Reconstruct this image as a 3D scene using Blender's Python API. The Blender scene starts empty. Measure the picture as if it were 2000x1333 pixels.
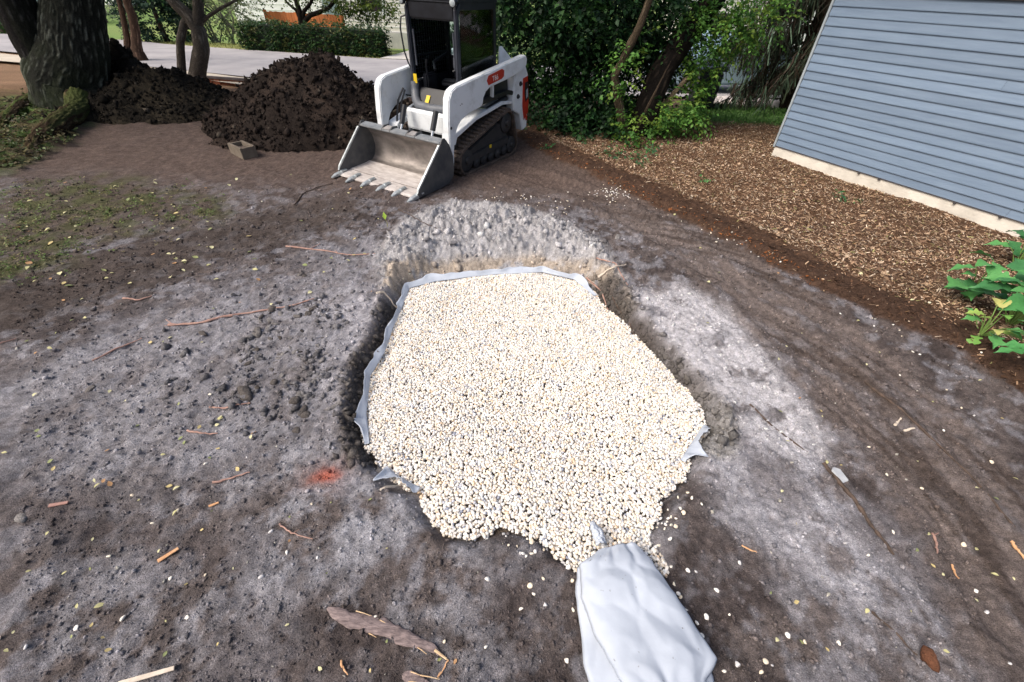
import bpy, math, random
import numpy as np
from mathutils import Matrix, Vector

# ---------------------------------------------------------------- camera, sky, sun, exposure
scene = bpy.context.scene
PITCH, ROLL, CAM_H = math.radians(40.6), math.radians(2.0), 2.1
FPX = 820.0                                     # focal length in pixels of a 2000 px wide frame
_U0 = np.array([0, math.sin(PITCH), math.cos(PITCH)])
CF = np.array([0, math.cos(PITCH), -math.sin(PITCH)])
_X0 = np.array([1.0, 0, 0])
CX = _X0 * math.cos(ROLL) + _U0 * math.sin(ROLL)
CU = _U0 * math.cos(ROLL) - _X0 * math.sin(ROLL)
CO = np.array([0, 0, CAM_H])
cam_d = bpy.data.cameras.new('camera')
cam_d.sensor_width = 36.0
cam_d.lens = FPX / 2000 * 36
cam_d.clip_start, cam_d.clip_end = 0.02, 2000
cam = bpy.data.objects.new('camera', cam_d)
cam.matrix_world = Matrix([[CX[i], CU[i], -CF[i], CO[i]] for i in range(3)] + [[0, 0, 0, 1]])
scene.collection.objects.link(cam)
scene.camera = cam

SUN_EL, SUN_AZ = math.radians(50), math.radians(242)   # azimuth clockwise from +y (left of the camera, a bit behind)
world = bpy.data.worlds.new('World')
scene.world = world
world.use_nodes = True
wn = world.node_tree.nodes
wn.clear()
sky = wn.new('ShaderNodeTexSky')
sky.sky_type = 'NISHITA'
sky.sun_disc = False
sky.sun_elevation = SUN_EL
sky.sun_rotation = SUN_AZ
sky.air_density = 1.0
sky.dust_density = 7.0
sky.ozone_density = 1.0
bg = wn.new('ShaderNodeBackground')
bg.inputs['Strength'].default_value = 0.125
wo = wn.new('ShaderNodeOutputWorld')
world.node_tree.links.new(sky.outputs[0], bg.inputs[0])
world.node_tree.links.new(bg.outputs[0], wo.inputs[0])
sun_d = bpy.data.lights.new('sun', 'SUN')
sun_d.energy = 1.5
sun_d.angle = math.radians(28)
sun_d.color = (1.0, 0.95, 0.88)
sun = bpy.data.objects.new('sun', sun_d)
_sd = Vector((math.sin(SUN_AZ) * math.cos(SUN_EL), math.cos(SUN_AZ) * math.cos(SUN_EL), math.sin(SUN_EL)))
sun.rotation_euler = _sd.to_track_quat('Z', 'Y').to_euler()
scene.collection.objects.link(sun)
scene.view_settings.view_transform = 'Standard'
scene.view_settings.look = 'None'
scene.view_settings.exposure = 0.42
scene.view_settings.gamma = 1.0
scene.cycles.use_denoising = True
scene.cycles.max_bounces = 6
scene.cycles.transparent_max_bounces = 12

# ---------------------------------------------------------------- helpers
rng = np.random.default_rng(7)
random.seed(7)
COL = scene.collection

def ray(px, py):
    return (px - 1000) * CX + (666.5 - py) * CU + FPX * CF
def g(px, py, z=0.0):                            # point of the level z seen at that place
    d = ray(px, py); t = (z - CAM_H) / d[2]
    return CO + d * t
def gy(px, py, y):                               # point at distance y
    d = ray(px, py)
    return CO + d * (y / d[1])

def lin(r, gg, b):
    f = lambda c: (c / 255 / 12.92) if c / 255 <= 0.04045 else ((c / 255 + 0.055) / 1.055) ** 2.4
    return np.array([f(r), f(gg), f(b)])

def _hash(ix, iy, iz):
    n = (ix.astype(np.int64) * 374761393 + iy.astype(np.int64) * 668265263 + iz.astype(np.int64) * 2147483647) & 0xFFFFFFFF
    n = ((n ^ (n >> 13)) * 1274126177) & 0xFFFFFFFF
    n = n ^ (n >> 16)
    return (n & 0xFFFF) / 65535.0
def vn(x, y, z=0.0):                             # value noise 0..1
    x, y, z = np.broadcast_arrays(np.asarray(x, float), np.asarray(y, float), np.asarray(z, float))
    xi, yi, zi = np.floor(x), np.floor(y), np.floor(z)
    fx, fy, fz = x - xi, y - yi, z - zi
    fx, fy, fz = [f * f * f * (f * (f * 6 - 15) + 10) for f in (fx, fy, fz)]
    r = 0
    for a in (0, 1):
        for b in (0, 1):
            for c in (0, 1):
                w = (fx if a else 1 - fx) * (fy if b else 1 - fy) * (fz if c else 1 - fz)
                r = r + w * _hash(xi + a, yi + b, zi + c)
    return r
def fbm(x, y, z=0.0, o=4, gain=0.5):
    s, a, t = 0, 1.0, 0
    for i in range(o):
        k = 2.03 ** i
        s = s + a * vn(np.asarray(x) * k + 17.3 * i, np.asarray(y) * k - 9.1 * i, np.asarray(z) * k + 3.7 * i)
        t += a; a *= gain
    return s / t
def worley(x, y, seed=0):                        # distance to nearest and second nearest jittered cell point
    x, y = np.asarray(x, float), np.asarray(y, float)
    xi, yi = np.floor(x), np.floor(y)
    d1 = np.full(x.shape, 9.0); d2 = np.full(x.shape, 9.0); hid = np.zeros(x.shape)
    for a in (-1, 0, 1):
        for b in (-1, 0, 1):
            cx, cy = xi + a, yi + b
            px = cx + _hash(cx, cy, np.full(x.shape, seed)); py = cy + _hash(cx, cy, np.full(x.shape, seed + 5))
            d = np.hypot(px - x, py - y)
            h = _hash(cx, cy, np.full(x.shape, seed + 9))
            near = d < d1
            d2 = np.where(near, d1, np.minimum(d2, d)); hid = np.where(near, h, hid); d1 = np.where(near, d, d1)
    return d1, d2, hid
def sst(a, b, x):
    t = np.clip((x - a) / (b - a), 0, 1)
    return t * t * (3 - 2 * t)
def seg_dist(x, y, pts, closed=False):
    P = np.asarray(pts)[:, :2]
    n = len(P)
    d = np.full(np.shape(x), 1e9)
    for i in range(n if closed else n - 1):
        a, b = P[i], P[(i + 1) % n]
        e = b - a
        t = np.clip(((x - a[0]) * e[0] + (y - a[1]) * e[1]) / (e @ e + 1e-12), 0, 1)
        d = np.minimum(d, np.hypot(x - a[0] - t * e[0], y - a[1] - t * e[1]))
    return d
def inside(x, y, pts):
    P = np.asarray(pts)[:, :2]
    r = np.zeros(np.shape(x), bool)
    for i in range(len(P)):
        a, b = P[i], P[i - 1]
        if a[1] == b[1]: continue
        c = ((a[1] > y) != (b[1] > y)) & (x < (b[0] - a[0]) * (y - a[1]) / (b[1] - a[1]) + a[0])
        r ^= c
    return r
def sdf(x, y, pts):
    d = seg_dist(x, y, pts, True)
    return np.where(inside(x, y, pts), -d, d)

# ---------------------------------------------------------------- materials
def new_mat(name):
    m = bpy.data.materials.new(name)
    m.use_nodes = True
    nt = m.node_tree
    b = nt.nodes['Principled BSDF']
    return m, nt, b
def pmat(name, c1, c2=None, scale=6.0, rough=0.8, bump=0.0, bscale=None, metal=0.0, detail=6.0, lo=0.35, hi=0.65, spec=0.5, dist=0.01, stretch=None, coat=0.0):
    m, nt, b = new_mat(name)
    c2 = c1 if c2 is None else c2
    tc = nt.nodes.new('ShaderNodeTexCoord')
    src = tc.outputs['Object']
    if stretch:
        mp = nt.nodes.new('ShaderNodeMapping'); mp.inputs['Scale'].default_value = stretch
        nt.links.new(src, mp.inputs['Vector']); src = mp.outputs[0]
    n = nt.nodes.new('ShaderNodeTexNoise')
    n.inputs['Scale'].default_value = scale; n.inputs['Detail'].default_value = detail
    n.inputs['Roughness'].default_value = 0.62
    nt.links.new(src, n.inputs['Vector'])
    r = nt.nodes.new('ShaderNodeValToRGB')
    r.color_ramp.elements[0].position = lo; r.color_ramp.elements[1].position = hi
    r.color_ramp.elements[0].color = (*c1, 1); r.color_ramp.elements[1].color = (*c2, 1)
    nt.links.new(n.outputs['Fac'], r.inputs[0])
    nt.links.new(r.outputs[0], b.inputs['Base Color'])
    b.inputs['Roughness'].default_value = rough
    b.inputs['Metallic'].default_value = metal
    b.inputs['Specular IOR Level'].default_value = spec
    if coat: b.inputs['Coat Weight'].default_value = coat
    if bump:
        n2 = nt.nodes.new('ShaderNodeTexNoise'); n2.inputs['Scale'].default_value = bscale or scale * 4
        n2.inputs['Detail'].default_value = 5
        nt.links.new(src, n2.inputs['Vector'])
        bp = nt.nodes.new('ShaderNodeBump'); bp.inputs['Strength'].default_value = bump; bp.inputs['Distance'].default_value = dist
        nt.links.new(n2.outputs['Fac'], bp.inputs['Height'])
        nt.links.new(bp.outputs[0], b.inputs['Normal'])
    return m
def amat(name, rough=0.85, nscale=60.0, lo=0.75, hi=1.2, bump=0.0, bscale=90.0, dist=0.01, transl=0.0, spec=0.3, attr='tint'):
    """colour from the mesh attribute (what the stuff is made of), broken up by fine noise"""
    m, nt, b = new_mat(name)
    at = nt.nodes.new('ShaderNodeAttribute'); at.attribute_name = attr
    tc = nt.nodes.new('ShaderNodeTexCoord')
    n = nt.nodes.new('ShaderNodeTexNoise'); n.inputs['Scale'].default_value = nscale; n.inputs['Detail'].default_value = 4
    n.inputs['Roughness'].default_value = 0.7
    nt.links.new(tc.outputs['Object'], n.inputs['Vector'])
    mr = nt.nodes.new('ShaderNodeMapRange'); mr.inputs[1].default_value = 0.3; mr.inputs[2].default_value = 0.7
    mr.inputs[3].default_value = lo; mr.inputs[4].default_value = hi
    nt.links.new(n.outputs['Fac'], mr.inputs[0])
    vm = nt.nodes.new('ShaderNodeVectorMath'); vm.operation = 'SCALE'
    nt.links.new(at.outputs['Color'], vm.inputs[0]); nt.links.new(mr.outputs[0], vm.inputs['Scale'])
    nt.links.new(vm.outputs[0], b.inputs['Base Color'])
    b.inputs['Roughness'].default_value = rough
    b.inputs['Specular IOR Level'].default_value = spec
    if bump:
        n2 = nt.nodes.new('ShaderNodeTexNoise'); n2.inputs['Scale'].default_value = bscale; n2.inputs['Detail'].default_value = 6
        n2.inputs['Roughness'].default_value = 0.7
        nt.links.new(tc.outputs['Object'], n2.inputs['Vector'])
        bp = nt.nodes.new('ShaderNodeBump'); bp.inputs['Strength'].default_value = bump; bp.inputs['Distance'].default_value = dist
        nt.links.new(n2.outputs['Fac'], bp.inputs['Height']); nt.links.new(bp.outputs[0], b.inputs['Normal'])
    if transl:
        tr = nt.nodes.new('ShaderNodeBsdfTranslucent'); nt.links.new(vm.outputs[0], tr.inputs[0])
        mx = nt.nodes.new('ShaderNodeMixShader'); mx.inputs[0].default_value = transl
        out = nt.nodes['Material Output']
        nt.links.new(b.outputs[0], mx.inputs[1]); nt.links.new(tr.outputs[0], mx.inputs[2]); nt.links.new(mx.outputs[0], out.inputs[0])
    return m

# ---------------------------------------------------------------- mesh building
def tag(o, label=None, cat=None, group=None, kind=None):
    if label: o['label'] = label
    if cat: o['category'] = cat
    if group: o['group'] = group
    if kind: o['kind'] = kind
    return o
def empty(name, loc=(0, 0, 0), rz=0.0):
    o = bpy.data.objects.new(name, None)
    o.location = tuple(float(v) for v in loc); o.rotation_euler = (0, 0, rz); o.empty_display_size = 0.1
    COL.objects.link(o)
    return o
def link(name, me, parent=None):
    o = bpy.data.objects.new(name, me)
    COL.objects.link(o)
    if parent is not None: o.parent = parent
    return o
def npmesh(name, V, Fc, mat=None, tint=None, smooth=False, mats=None, midx=None):
    """V (n,3), Fc (m,k) with k = 3 or 4, tint (n,3) per vertex"""
    V = np.asarray(V, np.float32); Fc = np.asarray(Fc, np.int32)
    me = bpy.data.meshes.new(name)
    k = Fc.shape[1]
    me.vertices.add(len(V)); me.vertices.foreach_set('co', V.ravel())
    me.loops.add(Fc.size); me.loops.foreach_set('vertex_index', Fc.ravel())
    me.polygons.add(len(Fc)); me.polygons.foreach_set('loop_start', np.arange(0, Fc.size, k, dtype=np.int32))
    if smooth: me.polygons.foreach_set('use_smooth', np.ones(len(Fc), bool))
    if mat: me.materials.append(mat)
    if mats:
        for m in mats: me.materials.append(m)
        me.polygons.foreach_set('material_index', np.asarray(midx, np.int32))
    if tint is not None:
        a = me.attributes.new('tint', 'FLOAT_COLOR', 'POINT')
        c = np.ones((len(V), 4), np.float32); c[:, :3] = tint
        a.data.foreach_set('color', c.ravel())
    me.update(calc_edges=True)
    return me
class MB:
    def __init__(s): s.v = []; s.f = []
    def add(s, vs, fs):
        n = len(s.v); s.v += [tuple(map(float, v)) for v in vs]; s.f += [tuple(i + n for i in f) for f in fs]
        return s
    def box(s, c, d, rot=None, taper=1.0):
        R = rot.to_matrix() if rot is not None else Matrix.Identity(3)
        vs = []
        for z in (-1, 1):
            k = taper if z > 0 else 1
            for x, y in ((-1, -1), (1, -1), (1, 1), (-1, 1)):
                vs.append(Vector(c) + R @ Vector((x * d[0] / 2 * k, y * d[1] / 2 * k, z * d[2] / 2)))
        return s.add(vs, [(3, 2, 1, 0), (4, 5, 6, 7), (0, 1, 5, 4), (1, 2, 6, 5), (2, 3, 7, 6), (3, 0, 4, 7)])
    def prism(s, poly, y0, y1):                  # polygon in (x, z) carried along y
        n = len(poly)
        vs = [(x, y0, z) for x, z in poly] + [(x, y1, z) for x, z in poly]
        fs = [tuple(range(n)), tuple(range(2 * n - 1, n - 1, -1))]
        fs += [(i, i + n, (i + 1) % n + n, (i + 1) % n) for i in range(n)]
        return s.add(vs, fs)
    def tube(s, path, rad, n=8, cap=True):
        path = [Vector([float(q) for q in p]) for p in path]
        rad = [rad] * len(path) if isinstance(rad, (int, float)) else rad
        vs, fs = [], []
        ref = Vector((0.31, 0.17, 0.93))
        for i, p in enumerate(path):
            t = (path[min(i + 1, len(path) - 1)] - path[max(i - 1, 0)]).normalized()
            a = t.cross(ref)
            if a.length < 1e-3: a = t.cross(Vector((1, 0, 0)))
            a.normalize(); b = t.cross(a)
            for k in range(n):
                w = 2 * math.pi * k / n
                vs.append(p + (a * math.cos(w) + b * math.sin(w)) * rad[i])
        for i in range(len(path) - 1):
            for k in range(n):
                fs.append((i * n + k, i * n + (k + 1) % n, (i + 1) * n + (k + 1) % n, (i + 1) * n + k))
        if cap:
            fs.append(tuple(range(n - 1, -1, -1))); fs.append(tuple(range((len(path) - 1) * n, len(path) * n)))
        return s.add(vs, fs)
    def lathe(s, prof, axis_o, axis_d, n=16):    # prof: (along, radius)
        d = Vector(axis_d).normalized(); o = Vector(axis_o)
        a = d.orthogonal().normalized(); b = d.cross(a)
        vs, fs = [], []
        for h, r in prof:
            for k in range(n):
                w = 2 * math.pi * k / n
                vs.append(o + d * h + (a * math.cos(w) + b * math.sin(w)) * r)
        for i in range(len(prof) - 1):
            for k in range(n):
                fs.append((i * n + k, i * n + (k + 1) % n, (i + 1) * n + (k + 1) % n, (i + 1) * n + k))
        fs.append(tuple(range(n - 1, -1, -1))); fs.append(tuple(range((len(prof) - 1) * n, len(prof) * n)))
        return s.add(vs, fs)
    def mesh(s, name, mat=None, smooth=False, bevel=0.0):
        me = bpy.data.meshes.new(name)
        me.from_pydata(s.v, [], s.f); me.update()
        if mat: me.materials.append(mat)
        import bmesh
        bm = bmesh.new(); bm.from_mesh(me)
        bmesh.ops.recalc_face_normals(bm, faces=bm.faces)
        if bevel:
            es = [e for e in bm.edges if len(e.link_faces) == 2 and e.calc_face_angle(0) > 0.5]
            bmesh.ops.bevel(bm, geom=es, offset=bevel, segments=2, affect='EDGES', clamp_overlap=True)
        if smooth:
            for f in bm.faces: f.smooth = True
            for e in bm.edges:
                if len(e.link_faces) == 2 and e.calc_face_angle(0) > 0.7: e.smooth = False
        bm.to_mesh(me); bm.free()
        return me
    def build(s, name, mat=None, parent=None, smooth=False, bevel=0.0):
        return link(name, s.mesh(name, mat, smooth, bevel), parent)

def ico(sub):
    import bmesh
    bm = bmesh.new(); bmesh.ops.create_icosphere(bm, subdivisions=sub, radius=1.0)
    V = np.array([v.co[:] for v in bm.verts]); Fc = np.array([[v.index for v in f.verts] for f in bm.faces]); bm.free()
    return V, Fc
ICO1, ICO2 = ico(1), ico(2)
OCTA = (np.array([[1, 0, .1], [-.1, 1, 0], [-1, .1, 0], [0, -1, -.1], [.1, 0, 1], [0, .1, -1.]]) * 1.15, np.array([[0, 1, 4], [1, 2, 4], [2, 3, 4], [3, 0, 4], [1, 0, 5], [2, 1, 5], [3, 2, 5], [0, 3, 5]]))
def rot_np(n, flat=False, r=None):
    """n random rotation matrices (about z only with a small tilt if flat)"""
    r = r or rng
    a = r.uniform(0, 2 * np.pi, n)
    if flat is True: b = r.normal(0, 0.25, n); c = r.normal(0, 0.25, n)
    elif flat: b = r.normal(0, flat, n); c = r.normal(0, flat, n)
    else: b = np.arccos(r.uniform(-1, 1, n)); c = r.uniform(0, 2 * np.pi, n)
    def Rz(t): z = np.zeros_like(t); o = np.ones_like(t); return np.stack([np.stack([np.cos(t), -np.sin(t), z], -1), np.stack([np.sin(t), np.cos(t), z], -1), np.stack([z, z, o], -1)], -2)
    def Rx(t): z = np.zeros_like(t); o = np.ones_like(t); return np.stack([np.stack([o, z, z], -1), np.stack([z, np.cos(t), -np.sin(t)], -1), np.stack([z, np.sin(t), np.cos(t)], -1)], -2)
    def Ry(t): z = np.zeros_like(t); o = np.ones_like(t); return np.stack([np.stack([np.cos(t), z, np.sin(t)], -1), np.stack([z, o, z], -1), np.stack([-np.sin(t), z, np.cos(t)], -1)], -2)
    if flat: return Rz(a) @ Rx(b) @ Ry(c)
    return Rz(a) @ Rx(b) @ Rz(c)
def scatter(TV, TF, pos, R, S, jit=0.0, tint=None):
    """many copies of a small template as one vertex / face array"""
    n, k = len(pos), len(TV)
    V = np.broadcast_to(TV, (n, k, 3)).copy()
    if jit: V *= 1 + rng.normal(0, jit, (n, k, 1))
    V *= S[:, None, :]
    V = np.einsum('nij,nkj->nki', R, V) + pos[:, None, :]
    Fc = (TF[None] + (np.arange(n) * k)[:, None, None]).reshape(-1, TF.shape[1])
    T = None if tint is None else np.repeat(tint, k, axis=0)
    return V.reshape(-1, 3), Fc, T
LEAF_V = np.array([[0, 0, 0], [-0.32, 0.42, 0.10], [0, 0.5, 0], [0.32, 0.42, 0.10], [0, 1, -0.06]])
LEAF_F = np.array([[0, 2, 1], [0, 3, 2], [1, 2, 4], [2, 3, 4]])
# ---------------------------------------------------------------- the ground: shape and what it is made of
def base_h(x, y):
    s = np.sqrt(np.maximum(y - 9.0, 0) ** 2 + 0.01) - 0.1
    z = -0.05 * np.clip(s, 0, 7) - 0.02 * np.clip(s - 7, 0, 6) - 0.09 * np.clip(s - 14, 0, 8)
    return np.where(y > 9, z, 0.0) * sst(9.0, 10.0, y)

PIT_PX = [(795, 562), (850, 548), (905, 541), (960, 535), (1060, 530), (1125, 545), (1160, 572), (1210, 622), (1260, 672), (1320, 738), (1372, 800),
          (1380, 840), (1345, 885), (1338, 930), (1300, 958), (1290, 1000), (1262, 1035), (1290, 1090), (1300, 1115), (1230, 1120), (1130, 1105), (1085, 1075), (1045, 1040), (980, 1030), (930, 1047),
          (870, 1042), (838, 1010), (818, 962), (775, 940), (742, 905), (712, 865), (708, 810), (718, 730), (745, 690), (762, 640), (780, 598)]
def gravel_z(y): return np.interp(y, [0.2, 0.75, 1.1, 1.6, 2.6, 3.6], [0.015, 0.012, -0.03, -0.08, -0.12, -0.15])
def _drop(p):
    q = g(*p)
    for _ in range(3): q = g(p[0], p[1], float(gravel_z(q[1])))
    return q[:2]
PIT = np.array([_drop(p) for p in PIT_PX])
G2 = lambda l, z=0.0: np.array([g(*p, z)[:2] for p in l])
CLAY = G2([(742, 560), (728, 500), (790, 425), (880, 392), (980, 398), (1100, 425), (1180, 475), (1215, 530), (1240, 600), (1180, 600), (1125, 545), (960, 530), (795, 560)])
LIP_R = G2([(1120, 525), (1190, 575), (1250, 640), (1320, 715), (1400, 800), (1400, 860)])
LIP_L = G2([(700, 880), (695, 800), (710, 715), (745, 655), (765, 590)])
WHITE_R = G2([(1245, 575), (1330, 560), (1415, 600), (1490, 690), (1575, 790), (1625, 890), (1570, 915), (1480, 870), (1400, 780), (1300, 690)])
WHITE_R2 = G2([(1380, 830), (1480, 850), (1600, 890), (1700, 1000), (1800, 1130), (1900, 1290), (1820, 1340), (1700, 1250), (1600, 1130), (1500, 1020), (1400, 960), (1345, 900)])
SILT_L = G2([(740, 470), (600, 500), (430, 560), (180, 650), (-60, 730), (-80, 960), (150, 1010), (400, 1000), (560, 940), (690, 880), (700, 740), (750, 600)])
SILT_LW = G2([(690, 560), (600, 590), (690, 640), (650, 740), (640, 830), (700, 860), (720, 700), (765, 590)])
SILT_B = G2([(480, 960), (640, 870), (720, 880), (830, 960), (850, 1040), (960, 1070), (1040, 1070), (960, 1190), (760, 1160), (560, 1120), (440, 1040)])
SILT_BL = G2([(-50, 1060), (200, 1080), (420, 1060), (520, 1180), (640, 1340), (300, 1360), (-50, 1360)])
DARK_L = G2([(640, 410), (420, 470), (180, 540), (-60, 615)])
TRACK_R = G2([(1000, 330), (1180, 390), (1330, 480), (1480, 590), (1620, 720), (1760, 870), (1880, 1020), (2020, 1230)])
TRACK_R2 = G2([(1080, 320), (1260, 395), (1420, 490), (1560, 590), (1700, 700), (1850, 840), (2020, 1030)])
MUL_EDGE = G2([(1010, 268), (1040, 292), (1120, 325), (1250, 388), (1350, 435), (1450, 487), (1550, 540), (1640, 588), (1740, 630), (1850, 678), (1930, 730), (2010, 790), (2100, 850)])
MUL = np.vstack([MUL_EDGE, [[9, 1.5], [9, 10.2], [4.9, 9.6], [3.6, 10.2], [1.2, 10.4], [0.2, 9.4]]])
MOSS = G2([(-60, 400), (60, 365), (200, 345), (330, 365), (440, 390), (430, 425), (300, 440), (200, 470), (90, 520), (-60, 570)])
LEFTBED = G2([(-260, 150), (60, 165), (170, 240), (120, 290), (40, 330), (-200, 400)])
DARKP = [G2([(1440, 845), (1520, 900), (1600, 960), (1570, 1010), (1460, 940)]), G2([(1290, 1060), (1420, 1050), (1500, 1120), (1440, 1200), (1340, 1180)]),
         G2([(1620, 1010), (1750, 960), (1900, 1100), (2050, 1340), (1960, 1360), (1800, 1150)]), G2([(940, 1080), (1110, 1095), (1130, 1250), (1000, 1333), (930, 1200)]),
         G2([(440, 1240), (700, 1240), (900, 1340), (400, 1340)]), G2([(0, 930), (330, 1000), (560, 1050), (420, 1110), (200, 1080), (-40, 1000)])]
ORANGE = g(635, 932)[:2]
STREET_N = [(-60, 30.5), (-30, 21.5), (-15.6, 17.0), (-9.6, 14.6), (-3.4, 12.0), (4.5, 12.9), (14, 14.5), (40, 19)]
STREET_F = [(-60, 40.5), (-30, 28.2), (-15.5, 22.1), (-5.1, 19.6), (6, 19.2), (16, 20.5), (40, 25)]
def blob(x, y, poly, soft, wob=0.1, ws=3.0):
    d = sdf(x, y, poly) + (fbm(x * ws, y * ws, 3.1, 4) - 0.5) * 2 * wob
    return 1 - sst(-soft, soft, d)
def polar(x, y):
    return np.hypot(x - 0.15, y - 1.2), np.arctan2(y - 1.2, x - 0.15)

def ground_fields(x, y):
    """height and base colour at the points x, y"""
    x = np.asarray(x, float); y = np.asarray(y, float)
    h = base_h(x, y)
    r, th = polar(x, y)
    near = 1 - sst(9.5, 12.5, y)
    # broad swells, grit and streaks left by the tracks of the machine
    n1 = fbm(x * 1.1, y * 1.1, 0.3, 3) - 0.5
    n2 = fbm(x * 7, y * 7, 1.7, 4) - 0.5
    n3 = fbm(x * 30, y * 30, 5.2, 3) - 0.5
    streak = fbm(r * 7, th * 2.2 + 5, 2.2, 4) - 0.5
    streak_f = fbm(r * 26, th * 3.0 + 8, 4.2, 3) - 0.5
    h = h + (n1 * 0.07 + n2 * 0.030 + n3 * 0.032 + streak * 0.03 * sst(1.2, 2.2, r) + streak_f * 0.010 * sst(1.2, 2.2, r)) * (0.3 + 0.7 * near)
    rough_l = blob(x, y, SILT_L, 0.25, 0.2) + 0.5
    cl = worley(x * 14, y * 14, 3)
    cl2 = worley(x * 33 + n2 * 3, y * 33, 5)
    h = h + np.clip(0.45 - cl[0], 0, 1) * 0.024 * np.clip(rough_l, 0, 1) * near * (cl[2] > 0.4) + np.clip(0.5 - cl2[0], 0, 1) * 0.016 * cl2[2] * near * np.clip(rough_l, .4, 1)
    # wheel ruts of the right hand run
    d1 = seg_dist(x, y, TRACK_R); d2 = seg_dist(x, y, TRACK_R2); d3 = seg_dist(x, y, DARK_L)
    track = np.maximum(1 - sst(0.16, 0.40, d1 + n2 * 0.2), 1 - sst(0.10, 0.30, d2 + n2 * 0.2))
    h = h - 0.022 * (1 - sst(0.12, 0.24, d1)) + 0.016 * np.exp(-((d1 - 0.27) / 0.05) ** 2) - 0.018 * (1 - sst(0.10, 0.2, d2))
    darkl = 1 - sst(0.25, 0.65, d3 + n2 * 0.4)
    # mulch bed, raised behind a churned edge
    dm = sdf(x, y, MUL) + n2 * 0.18
    mul = 1 - sst(-0.04, 0.05, dm)
    edge = np.exp(-((dm + 0.16) / 0.24) ** 2)
    h = h + 0.05 * (1 - sst(-0.35, 0.05, dm)) + edge * (0.03 + 0.07 * (fbm(x * 9, y * 9, 8.8, 4) - 0.4))
    # clay thrown up at the far lip and along both sides of the pit
    dc = sdf(x, y, CLAY) + n2 * 0.15
    clay = 1 - sst(-0.12, 0.08, dc)
    lr = 1 - sst(0.05, 0.17, seg_dist(x, y, LIP_R) + n2 * 0.1); ll = 1 - sst(0.05, 0.16, seg_dist(x, y, LIP_L) + n2 * 0.1)
    wx, wy = x + n2 * 0.22 + n1 * .2, y + (fbm(x * 8 + 31, y * 8, 6.1, 4) - .5) * 0.25
    w1 = worley(wx * 6.5, wy * 13, 11); w2 = worley(wx * 16, wy * 30, 23)
    lump = np.clip(w1[1] - w1[0], 0, 0.45) * 0.15 * (0.1 + w1[2]) + np.clip(w2[1] - w2[0], 0, 0.4) * 0.08 * (0.2 + w2[2]) + n2 * .08 + n3 * .02
    lumpy = np.maximum(clay, 0.7 * np.maximum(lr, ll))
    h = h + lumpy * (lump - 0.015)
    # rough mossy ground beside the big tree
    lb = blob(x, y, LEFTBED, 0.25, 0.2)
    h = h + lb * (0.10 + 0.22 * (fbm(x * 3.2, y * 3.2, 6.6, 4) - 0.45))
    # the pit
    dp = sdf(x, y, PIT)
    zg = gravel_z(y)
    far = sst(2.3, 3.1, y) * sst(-1.15, -0.7, x) * (1 - sst(0.55, 1.0, x))
    w = 0.13 + 0.42 * far + 0.05 * n2
    wn_ = 0.07 * (1 - sst(0.8, 1.3, y)) ; w = np.maximum(w - wn_, 0.04)
    out = sst(0, 1, dp / w) ** 0.8
    low = zg - 0.05
    h = np.where(dp < 0, low, low * (1 - out) + h * out)
    # ---- colours
    brown = lin(100, 92, 90); dark = lin(76, 69, 68); silt = lin(150, 149, 155); white = lin(192, 190, 195); ochre = lin(176, 163, 148); tan = lin(104, 90, 82)
    def mix(c, k, w_): return c * (1 - w_[..., None]) + k * w_[..., None]
    spk = fbm(x * 34, y * 34, 7.7, 3); patch = fbm(x * 5.5, y * 5.5, 2.9, 6, .68); patch2 = fbm(x * 1.9, y * 1.9, 9.2, 4)
    c = mix(np.broadcast_to(brown, x.shape + (3,)), dark, sst(0.42, 0.62, patch))
    c = mix(c, lin(138, 137, 143), 0.75 * sst(0.46, 0.64, fbm(x * 9, y * 9, 1.2, 5, .62)) * (1 - sst(4.5, 6.5, y)))
    sl = blob(x, y, SILT_L, 0.35, 0.35)
    c = mix(c, silt, np.clip(sl * (0.30 + 1.9 * (fbm(r * 5, th * 4, 3.3, 5) * 0.5 + patch * 0.5 - 0.36)) , 0, 0.85))
    c = mix(c, lin(172, 170, 176), np.clip(blob(x, y, SILT_LW, 0.16, 0.14) * (patch * 1.9 - 0.2), 0, 0.8))
    c = mix(c, lin(158, 158, 165), np.clip(blob(x, y, SILT_B, 0.14, 0.16) * sst(0.34, 0.6, patch) , 0, 0.8))
    c = mix(c, silt, np.clip(blob(x, y, SILT_BL, 0.16, 0.16) * sst(0.42, 0.66, patch) , 0, 0.6))
    c = mix(c, white, np.clip(blob(x, y, WHITE_R, 0.17, 0.12) * (1.25 - 1.0 * sst(0.54, 0.70, patch)), 0, 0.95))
    c = mix(c, lin(172, 171, 178), np.clip(blob(x, y, WHITE_R2, 0.2, 0.16) * (0.2 + sst(0.36, 0.58, patch)), 0, 0.85))
    for p in DARKP: c = mix(c, dark * 1.3, 0.6 * np.clip(blob(x, y, p, 0.12, 0.12) * (.5 + patch), 0, 1))
    c = mix(c, lin(114, 104, 100), 0.9 * track * (1 - 0.4 * sst(0.45, 0.62, streak + 0.5)))
    c = mix(c, lin(78, 68, 63), 0.8 * track * sst(0.53, 0.66, streak_f * 0.6 + streak * 0.6 + 0.5))
    c = mix(c, lin(76, 68, 64), 0.8 * darkl)
    farm = sst(4.6, 6.0, y) * (1 - clay)
    c = mix(c, lin(94, 81, 75) * (0.75 + 0.5 * patch[..., None]), farm * 0.9)
    c = mix(c, lin(176, 175, 178), clay * 0.92)
    c = mix(c, ochre, clay * np.clip((1 - sst(0.12, 0.32, dp)) * sst(0.35, 0.5, patch) * 1.2, 0, 0.9))
    c = mix(c, lin(74, 70, 70), clay * sst(0.40, 0.58, patch2) * sst(0.3, 0.7, x) * 0.85)
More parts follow.
